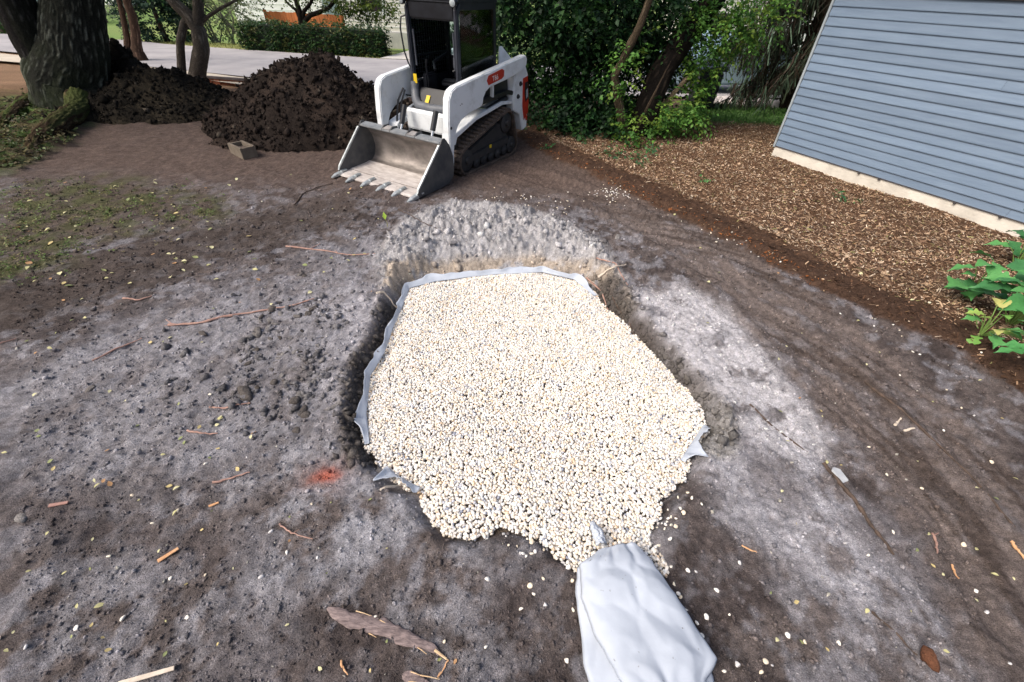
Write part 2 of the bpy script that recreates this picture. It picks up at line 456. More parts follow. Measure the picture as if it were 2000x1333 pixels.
    c = mix(c, lin(78, 72, 68), 0.85 * np.maximum(lr * sst(1.6, 2.2, y), ll))
    c = mix(c, lin(140, 138, 132), 0.6 * lr * (1 - sst(1.6, 2.2, y)))
    c = mix(c, lin(96, 72, 54), 0.92 * mul)
    c = mix(c, lin(70, 54, 45), 0.95 * edge * (mul + 0.4).clip(0, 1))
    c = mix(c, lin(86, 76, 68), 0.85 * blob(x, y, MOSS, 0.4, 0.3))
    c = mix(c, lin(80, 84, 54), 0.75 * blob(x, y, MOSS, 0.3, 0.3) * sst(0.42, 0.6, patch))
    c = mix(c, lin(72, 66, 46), 0.9 * lb); c = mix(c, lin(86, 112, 58), 0.8 * lb * sst(0.48, 0.6, patch))
    od = np.hypot((x - ORANGE[0]) * 0.8, y - ORANGE[1]) + n2 * 0.12
    c = mix(c, lin(215, 104, 74), 0.85 * (1 - sst(0.0, 0.075, od))); c = mix(c, lin(140, 104, 94), 0.4 * (1 - sst(0.04, 0.17, od)))
    inp = 1 - sst(-0.02, 0.02, dp)
    c = mix(c, lin(120, 108, 96), inp)
    c = c * (0.55 + 0.9 * spk[..., None]) * (0.8 + .4 * fbm(x * 80, y * 80, 3.3, 2)[..., None]) * (0.72 + .56 * fbm(x * 17, y * 17, 6.3, 4, .65)[..., None])
    # far ground: leaf litter, then lawns beyond the street
    litter = sst(8.6, 10.2, y) * (1 - mul)
    c = mix(c, lin(134, 108, 86) * (0.6 + 0.8 * fbm(x * 4, y * 4, 1.1, 4)[..., None]), litter * sst(-4.0, -7.5, x))
    c = mix(c, lin(96, 76, 64), litter * (1 - sst(-4.0, -7.5, x)) * 0.7)
    ln = blob(x, y, np.array([[3.4, 9.6], [4.2, 9.3], [9, 9.3], [16, 10], [16, 13], [4.2, 12.4]]), 0.25, 0.2, 1.2)
    c = mix(c, lin(84, 116, 62), ln * 0.95)
    ny = np.interp(x, [p[0] for p in STREET_F], [p[1] for p in STREET_F])
    lawn = sst(-0.6, 0.2, y - ny)
    gl = lin(110, 136, 78); dry = lin(168, 162, 112)
    lc = dry + (gl - dry) * np.clip(sst(0.2, 1.6, y - ny)[..., None] * 0.9 + (fbm(x, y, 2, 3)[..., None] - 0.5), 0, 1)
    c = mix(c, lc * (0.8 + 0.4 * fbm(x * 5, y * 5, 4, 3)[..., None]), lawn)
    return h, c
def ground_z(x, y): return float(ground_fields(np.array([x]), np.array([y]))[0][0])
def ground_zs(x, y): return ground_fields(x, y)[0]

def axis(lo, hi, f):
    out = [lo]
    while out[-1] < hi: out.append(out[-1] + f(out[-1]))
    return np.array(out)
def sx(v):
    a = abs(v)
    return 0.0135 if a < 1.9 else (0.0135 + (a - 1.9) * 0.0065 if a < 9 else 0.06 + (a - 9) * 0.28)
xs = axis(0.0, 400, sx); xs = np.concatenate([-xs[:0:-1], xs])
def sy(v): return 0.013 if v < 1.2 else (0.013 + (v - 1.2) * 0.0044 if v < 10 else 0.05 + (v - 10) * 0.2)
ys = np.concatenate([[-60, -25, -10, -4, -2, -1.2], axis(-0.7, 420, sy)])
GX, GY = np.meshgrid(xs, ys)
GH, GC = ground_fields(GX.ravel(), GY.ravel())
nx, ny_ = len(xs), len(ys)
idx = np.arange(nx * ny_).reshape(ny_, nx)
GF = np.stack([idx[:-1, :-1], idx[:-1, 1:], idx[1:, 1:], idx[1:, :-1]], -1).reshape(-1, 4)
def soil_mat():
    m = amat('soil', rough=0.95, nscale=210, lo=0.45, hi=1.55, bump=0.9, bscale=120, dist=0.016, spec=0.12)
    nt = m.node_tree
    vm = [n for n in nt.nodes if n.type == 'VECT_MATH'][0]; tc = [n for n in nt.nodes if n.type == 'TEX_COORD'][0]
    b = nt.nodes['Principled BSDF']
    n = nt.nodes.new('ShaderNodeTexNoise'); n.inputs['Scale'].default_value = 38; n.inputs['Detail'].default_value = 9; n.inputs['Roughness'].default_value = .82
    nt.links.new(tc.outputs['Object'], n.inputs['Vector'])
    mr = nt.nodes.new('ShaderNodeMapRange'); mr.inputs[1].default_value = .34; mr.inputs[2].default_value = .66; mr.inputs[3].default_value = .62; mr.inputs[4].default_value = 1.4
    nt.links.new(n.outputs['Fac'], mr.inputs[0])
    v2 = nt.nodes.new('ShaderNodeVectorMath'); v2.operation = 'SCALE'
    nt.links.new(vm.outputs[0], v2.inputs[0]); nt.links.new(mr.outputs[0], v2.inputs['Scale']); nt.links.new(v2.outputs[0], b.inputs['Base Color'])
    return m
soil = soil_mat()
ground = link('ground', npmesh('ground', np.stack([GX.ravel(), GY.ravel(), GH], -1), GF, soil, GC, smooth=True))
tag(ground, 'bare graded soil yard with grey silt patches and churned tracks', kind='structure')

# street, kerb, path to the far house
def strip(name, A, B, mat, dz, label, sub=3):
    A, B = np.array(A, float), np.array(B, float)
    t = np.linspace(0, 1, 60)
    def rs(P):
        s = np.concatenate([[0], np.cumsum(np.hypot(*np.diff(P, axis=0).T))]); s /= s[-1]
        return np.stack([np.interp(t, s, P[:, 0]), np.interp(t, s, P[:, 1])], -1)
    a, b = rs(A), rs(B)
    n = 9
    P = np.stack([a + (b - a) * k / (n - 1) for k in range(n)], 1).reshape(-1, 2)
    z = base_h(P[:, 0], P[:, 1]) + dz
    i = np.arange(60 * n).reshape(60, n)
    Fc = np.stack([i[:-1, :-1], i[1:, :-1], i[1:, 1:], i[:-1, 1:]], -1).reshape(-1, 4)
    return tag(link(name, npmesh(name, np.column_stack([P, z]), Fc, mat, smooth=True)), label, kind='structure')
asph = pmat('asphalt', lin(150, 148, 152), lin(174, 171, 173), 0.9, 0.9, 0.3, 60, detail=10)
strip('street', STREET_N, STREET_F, asph, 0.06, 'pale worn asphalt residential street beyond the yard')
conc = pmat('concrete', lin(188, 186, 182), lin(206, 203, 198), 3.0, 0.9, 0.2, 50)
strip('walkway', [(-5.6, 19.7), (-4.9, 24.0), (-4.6, 29)], [(-4.2, 19.6), (-3.9, 24.0), (-3.5, 29)], conc, 0.075, 'pale concrete walkway running from the street past the hedge')
litter_m = pmat('sidewalk_concrete', lin(186, 174, 156), lin(204, 194, 178), 2.0, 0.9, 0.2, 40)
strip('sidewalk', [(-30, 19.6), (-15.2, 15.0), (-9.6, 13.35), (-6.0, 11.6)], [(-30, 20.9), (-15.2, 16.3), (-9.6, 14.4), (-5.6, 12.4)], litter_m, 0.085, 'pale sandy strip along the near edge of the street')
# ---------------------------------------------------------------- gravel in the pit
def pebble_tints(n):
    base = np.array([lin(240, 233, 223), lin(244, 242, 238), lin(232, 219, 201), lin(216, 213, 210), lin(190, 193, 202), lin(228, 203, 174), lin(146, 152, 168)])
    k = rng.choice(len(base), n, p=[0.36, 0.26, 0.2, 0.10, 0.04, 0.03, 0.01])
    return np.clip(base[k] * rng.normal(1, 0.07, (n, 1)), 0, 0.92)
stone = amat('gravel_stone', rough=0.75, nscale=120, lo=0.9, hi=1.06, bump=0.15, bscale=300, dist=0.004, spec=0.3)
def hexgrid(x0, x1, y0, y1, s):
    X, Y = np.meshgrid(np.arange(x0, x1, s), np.arange(y0, y1, s * 0.866))
    X = X + (np.arange(X.shape[0])[:, None] % 2) * s / 2
    return X.ravel(), Y.ravel()
x, y = hexgrid(-1.4, 1.7, 0.3, 3.8, 0.0155)
x = x + rng.normal(0, 0.005, len(x)); y = y + rng.normal(0, 0.005, len(y))
d = sdf(x, y, PIT) + (fbm(x * 14, y * 14, 1.0, 3) - 0.5) * 0.07
k = d < 0.012
x, y, d = x[k], y[k], d[k]
mound = (fbm(x * 2.2, y * 2.2, 4.0, 3) - 0.5) * 0.05 + (fbm(x * 9, y * 9, 8, 2) - 0.5) * 0.018
z = gravel_z(y) + mound + rng.normal(0, 0.0022, len(x)) - 0.012 * (1 - sst(0.0, 0.12, -d))
lo = np.stack([x + rng.normal(0, 0.006, len(x)), y + rng.normal(0, 0.006, len(x)), z - 0.010], -1)
top = np.stack([x, y, z], -1)
P1 = np.concatenate([top, lo])
n = len(P1)
S = np.stack([rng.uniform(0.0070, 0.0115, n), rng.uniform(0.0062, 0.0098, n), rng.uniform(0.005, 0.0078, n)], -1) * np.where(rng.random(n) < 0.06, 1.35, 1.0)[:, None]
T = pebble_tints(n)
istop = np.arange(n) < len(top)
hi = (P1[:, 1] < 0.85) & istop
mid = istop & ~hi
Va, Fa, Ta = scatter(*ICO2, P1[hi], rot_np(hi.sum(), 0.5), S[hi], 0.07, T[hi])
Vb, Fb, Tb = scatter(*ICO1, P1[mid], rot_np(mid.sum(), 0.5), S[mid] * 1.12, 0.09, T[mid])
Vc, Fc_, Tc = scatter(*OCTA, P1[~istop], rot_np((~istop).sum(), 0.5), S[~istop] * 1.15, 0.09, T[~istop])
gv = npmesh('gravel_bed', np.vstack([Va, Vb, Vc]), np.vstack([Fa, Fb + len(Va), Fc_ + len(Va) + len(Vb)]), stone, np.vstack([Ta, Tb, Tc]), smooth=True)
tag(link('gravel_bed', gv), 'washed cream and white gravel filling the lined pit', 'gravel', kind='stuff')

# loose pebbles, each its own
peb_me = []
for i in range(9):
    V, Fc = ICO2
    s = np.array([1.0, random.uniform(0.65, 0.95), random.uniform(0.45, 0.75)])
    W = V * (1 + rng.normal(0, 0.05, (len(V), 1)))
    for _ in range(6):
        nn_ = rng.normal(0, 1, 3); nn_ /= np.linalg.norm(nn_); W = W - np.clip(W @ nn_ - rng.uniform(.5, .85), 0, None)[:, None] * nn_
    W = W * s * 1.15
    t = [lin(246, 240, 228), lin(250, 247, 240), lin(238, 224, 200), lin(214, 212, 212), lin(244, 236, 216)][i % 5]
    peb_me.append(npmesh('pebble', W * 0.011, Fc, stone, np.broadcast_to(t, V.shape), smooth=True))
PEB = []
def peb(px, py, s=1.0, label=None, grp=None, n=1, spread=0.0):
    for _ in range(n):
        a, b = px + random.gauss(0, spread), py + random.gauss(0, spread * 0.45)
        q = g(a, b)
        PEB.append((q[0], q[1], s * random.uniform(0.6, 1.1), label, grp))
L1, G1 = 'cream pebble spilled on the dark soil around the fabric sleeve', 'pebbles spilled round the sleeve'
L2, G2_ = 'small white pebble spilled on the track below the mulch bed', 'pebbles spilled beside the mulch'
L3, G3 = 'small pale pebble lying loose on the bare grey soil', 'pebbles strewn over the open soil'
L4, G4 = 'white pebble among the dark clods beyond the pit', 'pebbles among the clods'
for p in [(1110, 1108), (1118, 1135), (1120, 1190), (1108, 1288), (1345, 1113), (1362, 1113), (1340, 1210), (1363, 1215), (1330, 1165), (1370, 1240), (1442, 1297), (1497, 1290), (1512, 1298), (1488, 1312), (1540, 1240), (1575, 1252), (1446, 1098), (1402, 1150), (1262, 1098), (1300, 1092), (1312, 1105), (1290, 1125), (1318, 1140), (1325, 1160), (1338, 1190), (1062, 1130), (1036, 1145), (1042, 1160), (1065, 1182), (1018, 1190), (1100, 1095), (1090, 1085), (1310, 1050), (1336, 1000), (1370, 985), (1328, 965), (1345, 960), (1322, 1010), (1300, 1030), (1395, 1335), (1415, 1310), (1380, 1205), (1425, 1200), (1280, 1075), (1310, 985), (1330, 990), (1352, 972), (1290, 1060)]: peb(*p, 1.15, L1, G1)
peb(1030, 1070, 1.0, L1, G1, 26, 40); peb(1290, 1010, 1.0, L1, G1, 22, 24)
peb(1195, 378, 1.0, L2, G2_, 55, 15); peb(1230, 388, 0.9, L2, G2_, 14, 22); peb(1170, 372, .9, L2, G2_, 12, 10)
for p in [(1370, 450), (1388, 458), (1402, 468), (1430, 478), (1437, 484), (1443, 484), (1452, 483), (1464, 498), (1418, 474), (1398, 476), (1330, 435), (1305, 422), (1282, 408), (1520, 520), (1480, 505), (1700, 625), (1705, 640), (1740, 640), (1760, 660), (1640, 615), (1650, 598), (1755, 648), (1780, 690), (1795, 695)]: peb(*p, 1.0, L2, G2_)
peb(1080, 405, 1.0, L4, G4, 22, 32); peb(1025, 388, 1.0, L4, G4, 14, 14); peb(970, 385, .9, L4, G4, 10, 12)
for p in [(210, 1085), (330, 1128), (400, 1122), (510, 1127), (145, 1225), (240, 1207), (257, 965), (480, 890), (560, 1080), (868, 1255), (952, 1133), (950, 1265), (735, 1205), (345, 995), (295, 1020), (410, 770), (402, 905), (420, 840), (530, 1040), (620, 1090), (52, 1265), (610, 985), (365, 1205), (1700, 870), (1805, 950), (1735, 925), (1905, 810), (1915, 1150), (1890, 1060), (1930, 1195), (1960, 1300), (1745, 1040), (1880, 795), (1940, 900), (1695, 1085), (1730, 1065), (1850, 835), (1795, 760), (1760, 730), (1850, 760), (1905, 700), (2, 1250), (1640, 1255)]: peb(*p, 1.05, L3, G3)
PEB = PEB[:296]
pz = ground_zs(np.array([p[0] for p in PEB]), np.array([p[1] for p in PEB]))
pd = sdf(np.array([p[0] for p in PEB]), np.array([p[1] for p in PEB]), PIT)
for (a, b, s, lab, grp), zz, dd in zip(PEB, pz, pd):
    if dd < 0.01: continue
    o = link('pebble', random.choice(peb_me)); o.location = (a, b, zz + 0.004 * s)
    o.rotation_euler = (random.gauss(0, .4), random.gauss(0, .4), random.uniform(0, 6.28)); o.scale = (s, s, s)
    tag(o, lab, 'pebble', grp)

# ---------------------------------------------------------------- grey landscape fabric
def fabric_mat():
    m, nt, b = new_mat('landscape_fabric')
    tc = nt.nodes.new('ShaderNodeTexCoord')
    n = nt.nodes.new('ShaderNodeTexNoise'); n.inputs['Scale'].default_value = 5; n.inputs['Detail'].default_value = 8
    nt.links.new(tc.outputs['Object'], n.inputs['Vector'])
    r = nt.nodes.new('ShaderNodeValToRGB'); r.color_ramp.elements[0].position = .3; r.color_ramp.elements[1].position = .7
    r.color_ramp.elements[0].color = (*lin(164, 173, 187), 1); r.color_ramp.elements[1].color = (*lin(190, 199, 212), 1)
    nt.links.new(n.outputs['Fac'], r.inputs[0])
    # specks of dirt
    v = nt.nodes.new('ShaderNodeTexNoise'); v.inputs['Scale'].default_value = 46; v.inputs['Detail'].default_value = 3
    nt.links.new(tc.outputs['Object'], v.inputs['Vector'])
    mr = nt.nodes.new('ShaderNodeMapRange'); mr.inputs[1].default_value = .70; mr.inputs[2].default_value = .78
    nt.links.new(v.outputs['Fac'], mr.inputs[0])
    mx = nt.nodes.new('ShaderNodeMixRGB'); mx.inputs[2].default_value = (*lin(96, 92, 92), 1)
    nt.links.new(mr.outputs[0], mx.inputs[0]); nt.links.new(r.outputs[0], mx.inputs[1]); nt.links.new(mx.outputs[0], b.inputs['Base Color'])
    b.inputs['Roughness'].default_value = .7
    w = nt.nodes.new('ShaderNodeTexNoise'); w.inputs['Scale'].default_value = 14; w.inputs['Detail'].default_value = 3
    nt.links.new(tc.outputs['Object'], w.inputs['Vector'])
    bp = nt.nodes.new('ShaderNodeBump'); bp.inputs['Strength'].default_value = .12; bp.inputs['Distance'].default_value = .02
    nt.links.new(w.outputs['Fac'], bp.inputs['Height']); nt.links.new(bp.outputs[0], b.inputs['Normal'])
    return m
FAB = fabric_mat()
def grid_sheet(name, P, mat, thick=0.0):
    nv, nu = P.shape[:2]
    i = np.arange(nv * nu).reshape(nv, nu)
    Fc = np.stack([i[:-1, :-1], i[:-1, 1:], i[1:, 1:], i[1:, :-1]], -1).reshape(-1, 4)
    me = npmesh(name, P.reshape(-1, 3), Fc, mat, smooth=True)
    o = link(name, me)
    if thick:
        m = o.modifiers.new('thickness', 'SOLIDIFY'); m.thickness = thick; m.offset = 0
    return o
def resample(P, n):
    P = np.asarray(P, float); s = np.concatenate([[0], np.cumsum(np.linalg.norm(np.diff(P, axis=0), axis=1))]); s /= s[-1]
    t = np.linspace(0, 1, n)
    return np.stack([np.interp(t, s, P[:, k]) for k in range(P.shape[1])], -1)
def liner(px, width, label, n=160, lift=0.05):
    Q = resample(np.array([_drop(p) for p in px]), n)
    t = np.gradient(Q, axis=0); t /= np.linalg.norm(t, axis=1)[:, None]
    nrm = np.stack([-t[:, 1], t[:, 0]], -1)
    c = PIT.mean(0); nrm *= np.sign(((Q - c) * nrm).sum(1))[:, None]
    s = np.arange(n) * 0.06
    wv = width * np.clip(0.45 + 4.2 * (fbm(s * 1.1, 3.0, 0, 3) - 0.47), -0.5, 2.2)
    endt = np.clip(np.minimum(np.arange(n), n - 1 - np.arange(n)) / 10, 0.12, 1)
    rows = []
    for u in np.linspace(0, 1, 9):
        off = -0.03 + (0.03 + wv * endt) * u
        p = Q + nrm * off[:, None] if np.ndim(off) else Q + nrm * off
        z = gravel_z(Q[:, 1]) + lift * u * endt + 0.035 * (fbm(s * 1.8, u * 2.0, 5, 3) - 0.5) * u + 0.006
        rows.append(np.column_stack([p, z]))
    o = grid_sheet('pit_liner', np.array(rows), FAB, 0.002)
    return tag(o, label, 'fabric')
liner([(712, 870), (707, 810), (716, 735), (744, 690), (762, 640), (781, 598), (795, 562), (850, 548), (905, 541), (960, 535), (1060, 530), (1125, 545), (1165, 578)], 0.026, 'grey landscape fabric edge showing between gravel and the far clay lip', 260, 0.04)
liner([(1338, 905), (1352, 882), (1372, 852), (1382, 835)], 0.05, 'short grey fabric flap at the edge of gravel facing the blue house', 60, 0.06)
liner([(748, 918), (765, 935), (790, 950), (815, 962)], 0.05, 'grey fabric corner sticking out of the gravel near the orange paint mark', 60, 0.05)

def sleeve(rows, zt, name, label, fold=0.0, nu=46, nv=90, seed=0, edge=0.03):
    L = resample(np.array([g(*r[0], edge) for r in rows]), nv); R = resample(np.array([g(*r[1], edge) for r in rows]), nv)
    P = np.zeros((nv, nu, 3))
    v = np.linspace(0, 1, nv)
    for j, u in enumerate(np.linspace(0, 1, nu)):
        q = L + (R - L) * u
        arch = (np.clip(4 * u * (1 - u), 0, 1)) ** 0.42
        rise = sst(0, 0.16, v) ** 0.7
        wk = worley(np.full(nv, u * 2.4) + v * 1.2 + seed, v * 3.2 - u * .6 + (fbm(v * 3, u * 3, seed, 2) - .5), seed); cre = (fbm(u * 3 + v * 3, v * 3 - u * 2, seed, 2) - 0.5) * 0.012 + np.clip(wk[1] - wk[0], 0, .5) * 0.034
        q = q.copy(); q[:, 2] = edge + (zt - edge) * arch * (0.25 + 0.75 * rise) + cre * (0.3 + 0.7 * arch)
        q[:, 0] += (fbm(v * 14, u * 3, seed + 2, 3) - 0.5) * 0.016
        P[:, j] = q
    return tag(grid_sheet(name, P, FAB, 0.002), label, 'fabric')
low = sleeve([((1160, 1085), (1240, 1075)), ((1126, 1112), (1280, 1110)), ((1126, 1180), (1325, 1190)), ((1136, 1260), (1370, 1270)), ((1148, 1333), (1392, 1320)), ((1160, 1420), (1400, 1420)), ((1180, 1640), (1410, 1640))], 0.045, 'fabric_sleeve', 'lower layer of grey fabric sleeve running under the folded flap', seed=3, edge=0.012)
topf = sleeve([((1172, 1074), (1238, 1062)), ((1132, 1104), (1268, 1092)), ((1133, 1165), (1318, 1160)), ((1160, 1238), (1362, 1228)), ((1185, 1285), (1402, 1288)), ((1212, 1333), (1380, 1330)), ((1240, 1390), (1372, 1400)), ((1280, 1480), (1372, 1500))], 0.105, 'fabric_flap', 'pale grey fabric folded over the trench at the gravel edge', seed=8, edge=0.06)
tag(low, 'grey fabric sleeve layer lying under the paler folded flap', 'fabric')
sc = sleeve([((1152, 1022), (1160, 1020)), ((1155, 1045), (1178, 1042)), ((1165, 1068), (1185, 1064))], 0.035, 'fabric_scrap', 'small grey fabric scrap poking out of the gravel above the flap', nu=12, nv=20, seed=5, edge=0.02)
# ---------------------------------------------------------------- compact track loader
def white_paint():
    m, nt, b = new_mat('white_paint')
    tc = nt.nodes.new('ShaderNodeTexCoord')
    n = nt.nodes.new('ShaderNodeTexNoise'); n.inputs['Scale'].default_value = 5; n.inputs['Detail'].default_value = 8; n.inputs['Roughness'].default_value = .7
    nt.links.new(tc.outputs['Object'], n.inputs['Vector'])
    r = nt.nodes.new('ShaderNodeValToRGB'); r.color_ramp.elements[0].position = .28; r.color_ramp.elements[1].position = .5
    r.color_ramp.elements[0].color = (*lin(200, 204, 206), 1); r.color_ramp.elements[1].color = (*lin(232, 237, 241), 1)
    nt.links.new(n.outputs['Fac'], r.inputs[0]); nt.links.new(r.outputs[0], b.inputs['Base Color'])
    b.inputs['Roughness'].default_value = .38; b.inputs['Coat Weight'].default_value = .2
    return m
M_WHITE = white_paint()
M_BLACK = pmat('black_paint', lin(22, 24, 30), lin(34, 37, 44), 8, .4, spec=.5)
M_GREY = pmat('grey_frame_paint', lin(58, 62, 72), lin(76, 80, 90), 7, .5)
M_POST = pmat('blue_black_paint', lin(36, 40, 50), lin(50, 55, 66), 7, .4)
M_SILL = pmat('sill_paint', lin(84, 88, 96), lin(104, 108, 115), 7, .5)
M_DUST = pmat('dusty_steel', lin(168, 160, 155), lin(206, 200, 196), 9, .7, .2, 50, stretch=(2, .7, 1))
M_RUB = pmat('track_rubber', lin(52, 46, 43), lin(92, 80, 72), 14, .9, .4, 60)
M_DARK = pmat('dark_steel', lin(34, 37, 42), lin(54, 54, 56), 9, .6, .2, 60)
M_STEEL = pmat('worn_steel', lin(176, 170, 166), lin(205, 200, 196), 7, .42, .15, 50, metal=.55)
M_BUCK = pmat('bucket_paint', lin(66, 70, 76), lin(98, 98, 98), 5, .55, .25, 40, metal=.25)
M_TOPB = pmat('bar_paint', lin(104, 110, 116), lin(140, 143, 146), 9, .5, .2, 40)
M_BIN = pmat('bucket_worn_inside', lin(104, 99, 95), lin(160, 152, 147), 4.5, .5, .2, 40, metal=.4, stretch=(3, .7, 1))
M_EDGE = pmat('bare_steel', lin(170, 180, 184), lin(214, 220, 222), 14, .35, metal=.6)
M_RED = pmat('red_decal', lin(176, 40, 28), lin(190, 50, 34), 5, .4)
M_YEL = pmat('yellow_decal', lin(214, 182, 30), lin(226, 196, 40), 5, .5)
M_CHROME = pmat('chrome_rod', lin(190, 195, 200), None, 5, .18, metal=.95)
M_LAMP = pmat('lamp_lens', lin(150, 160, 165), lin(175, 184, 188), 8, .15, coat=.6)
M_LET = pmat('white_letters', lin(232, 232, 230), None, 5, .5)
def glass_mat(name, tintc, alpha):
    m, nt, b = new_mat(name)
    gl = nt.nodes.new('ShaderNodeBsdfGlossy'); gl.inputs['Roughness'].default_value = .03; gl.inputs[0].default_value = (.9, .95, .95, 1)
    tr = nt.nodes.new('ShaderNodeBsdfTransparent'); tr.inputs[0].default_value = (*tintc, 1)
    fr = nt.nodes.new('ShaderNodeFresnel'); fr.inputs[0].default_value = 1.45
    mx = nt.nodes.new('ShaderNodeMixShader')
    nt.links.new(fr.outputs[0], mx.inputs[0]); nt.links.new(tr.outputs[0], mx.inputs[1]); nt.links.new(gl.outputs[0], mx.inputs[2])
    nt.links.new(mx.outputs[0], nt.nodes['Material Output'].inputs[0])
    return m
M_GLASS = glass_mat('tinted_cab_glass', (.72, .82, .80), 1)

LOADER = empty('track_loader', (-0.98, 6.90, base_h(0, 6.9) - 0.01), math.radians(-121.5))
tag(LOADER, 'white compact track loader with black cab and toothed bucket parked beside the dirt pile', 'track loader')
def part(mb, name, mat, parent=LOADER, smooth=False, bevel=0.0): return mb.build(name, mat, parent, smooth, bevel)

# tracks: belt over low front idler and raised rear sprocket
def belt_path(off):
    cs = [((0.57, 0.19), 0.16), ((-0.56, 0.16), 0.13), ((-0.42, 0.49), 0.15)]   # front idler, rear idler, sprocket (x, z), radius
    pts = []
    n = len(cs)
    order = [0, 2, 1]                              # counter-clockwise seen with x right, z up: front, top, rear
    for k in range(3):
        (c, r), (c1, r1), (c2, r2) = cs[order[k]], cs[order[k - 1]], cs[order[(k + 1) % 3]]
        r += off; r1 += off; r2 += off
        def tang(ca, ra, cb, rb):
            dx, dz = cb[0] - ca[0], cb[1] - ca[1]; L = math.hypot(dx, dz)
            return math.atan2(dz, dx) - math.acos((ra - rb) / L)
        a0 = tang(c1, r1, c, r); a1 = tang(c, r, c2, r2)
        while a1 < a0: a1 += 2 * math.pi
        m = max(4, int((a1 - a0) / 0.22))
        for i in range(m + 1):
            w = a0 + (a1 - a0) * i / m
            pts.append((c[0] + r * math.cos(w), c[1] + r * math.sin(w)))
    return np.array(pts + [pts[0]])
def make_track(side):
    y0, y1 = (0.40, 0.69) if side > 0 else (-0.69, -0.40)
    O, I = resample(belt_path(0.03), 141)[:-1], resample(belt_path(0.0), 141)[:-1]
    vs, fs = [], []
    n = len(O)
    for A, yy in ((O, y0), (O, y1), (I, y1), (I, y0)): vs += [(p[0], yy, p[1]) for p in A]
    for k in range(4):
        for i in range(n): fs.append((k * n + i, k * n + (i + 1) % n, ((k + 1) % 4) * n + (i + 1) % n, ((k + 1) % 4) * n + i))
    belt = part(MB().add(vs, fs), 'track', M_RUB)
    lug = MB()
    for s2, xo in ((-1, -.012), (1, .012)):
        lug.box((xo, s2 * .070, .012), (.045, .125, .030), taper=.8)
    lme = lug.mesh('tread_lug', M_RUB, bevel=.004)
    Q = resample(belt_path(0.03), 41)
    for i in range(40):
        t = Q[(i + 1) % 40] - Q[i - 1]
        o = link('tread_lug', lme, belt); o.location = (Q[i][0], (y0 + y1) / 2, Q[i][1])
        o.rotation_euler = (0, -math.atan2(t[1], t[0]) + math.pi, 0)
    yo = y1 if side > 0 else y0
    s = 1 if side > 0 else -1
    yc = yo - s * .03
    fr = part(MB().prism([(.52, .30), (-.22, .52), (-.36, .47), (-.54, .24), (-.46, .10), (.50, .10), (.62, .18)], yc - s * .14, yc - s * .02), 'track_frame', M_DARK, bevel=.012)
    bar = MB().prism([(.56, .235), (-.46, .30), (-.46, .20), (.56, .14)], yc - s * .019, yc + s * .012)
    part(bar, 'guard_bar', M_DARK, fr, bevel=.008)
    for cx, cz, rr, nm in ((.57, .19, .145, 'idler_wheel'), (-.56, .16, .115, 'idler_wheel'), (-.42, .49, .135, 'drive_sprocket')):
        part(MB().lathe([(0, rr * .55), (.005, rr), (.12, rr), (.13, rr * .8), (.131, rr * .35), (.16, rr * .30), (.161, .01)], (cx, yc - s * .12, cz), (0, s, 0), 22), nm, M_DARK, smooth=True)
    for cx in (.33, .15, -.03, -.21, -.39):
        part(MB().lathe([(0, .03), (.005, .075), (.11, .075), (.115, .05), (.13, .03)], (cx, yc - s * .12, .11), (0, s, 0), 16), 'track_roller', M_DARK, smooth=True)
    if side > 0:
        part(MB().box((.02, yc + s * .016, .262), (.045, .004, .045)), 'warning_sticker', M_YEL, fr)
make_track(1); make_track(-1)

# chassis and engine bay
part(MB().prism([(.50, .22), (.56, .62), (.46, .72), (-.60, .72), (-.98, .62), (-1.0, .34), (-.7, .22)], -.40, .40), 'chassis', M_DARK, bevel=.015)
part(MB().prism([(.575, .45), (.605, .47), (.605, .70), (.585, .72), (.54, .72), (.54, .45)], -.37, .37), 'front_panel', M_WHITE, bevel=.012)
for s in (-1, 1):                                   # fenders: white shelf above each track
    part(MB().prism([(.78, .42), (.76, .54), (.25, .68), (-.40, .77), (-.66, .74), (-.66, .70), (-.4, .725), (.24, .635), (.68, .50), (.72, .42)], s * .405, s * .60), 'fender', M_WHITE, bevel=.006)
    part(MB().prism([(.56, .30), (.56, .55), (.10, .67), (-.55, .74), (-.60, .3)], s * .385, s * .40), 'inner_side_plate', M_WHITE)
part(MB().prism([(-.55, .60), (-.55, 1.06), (-.80, 1.12), (-1.08, 1.02), (-1.14, .60), (-1.10, .36), (-.75, .36)], -.42, .42), 'engine_cover', M_GREY, bevel=.03)
part(MB().prism([(-1.10, .34), (-1.16, .40), (-1.17, 1.0), (-1.12, 1.05), (-1.08, 1.0), (-1.08, .36)], -.46, .46), 'tailgate', M_WHITE, bevel=.012)
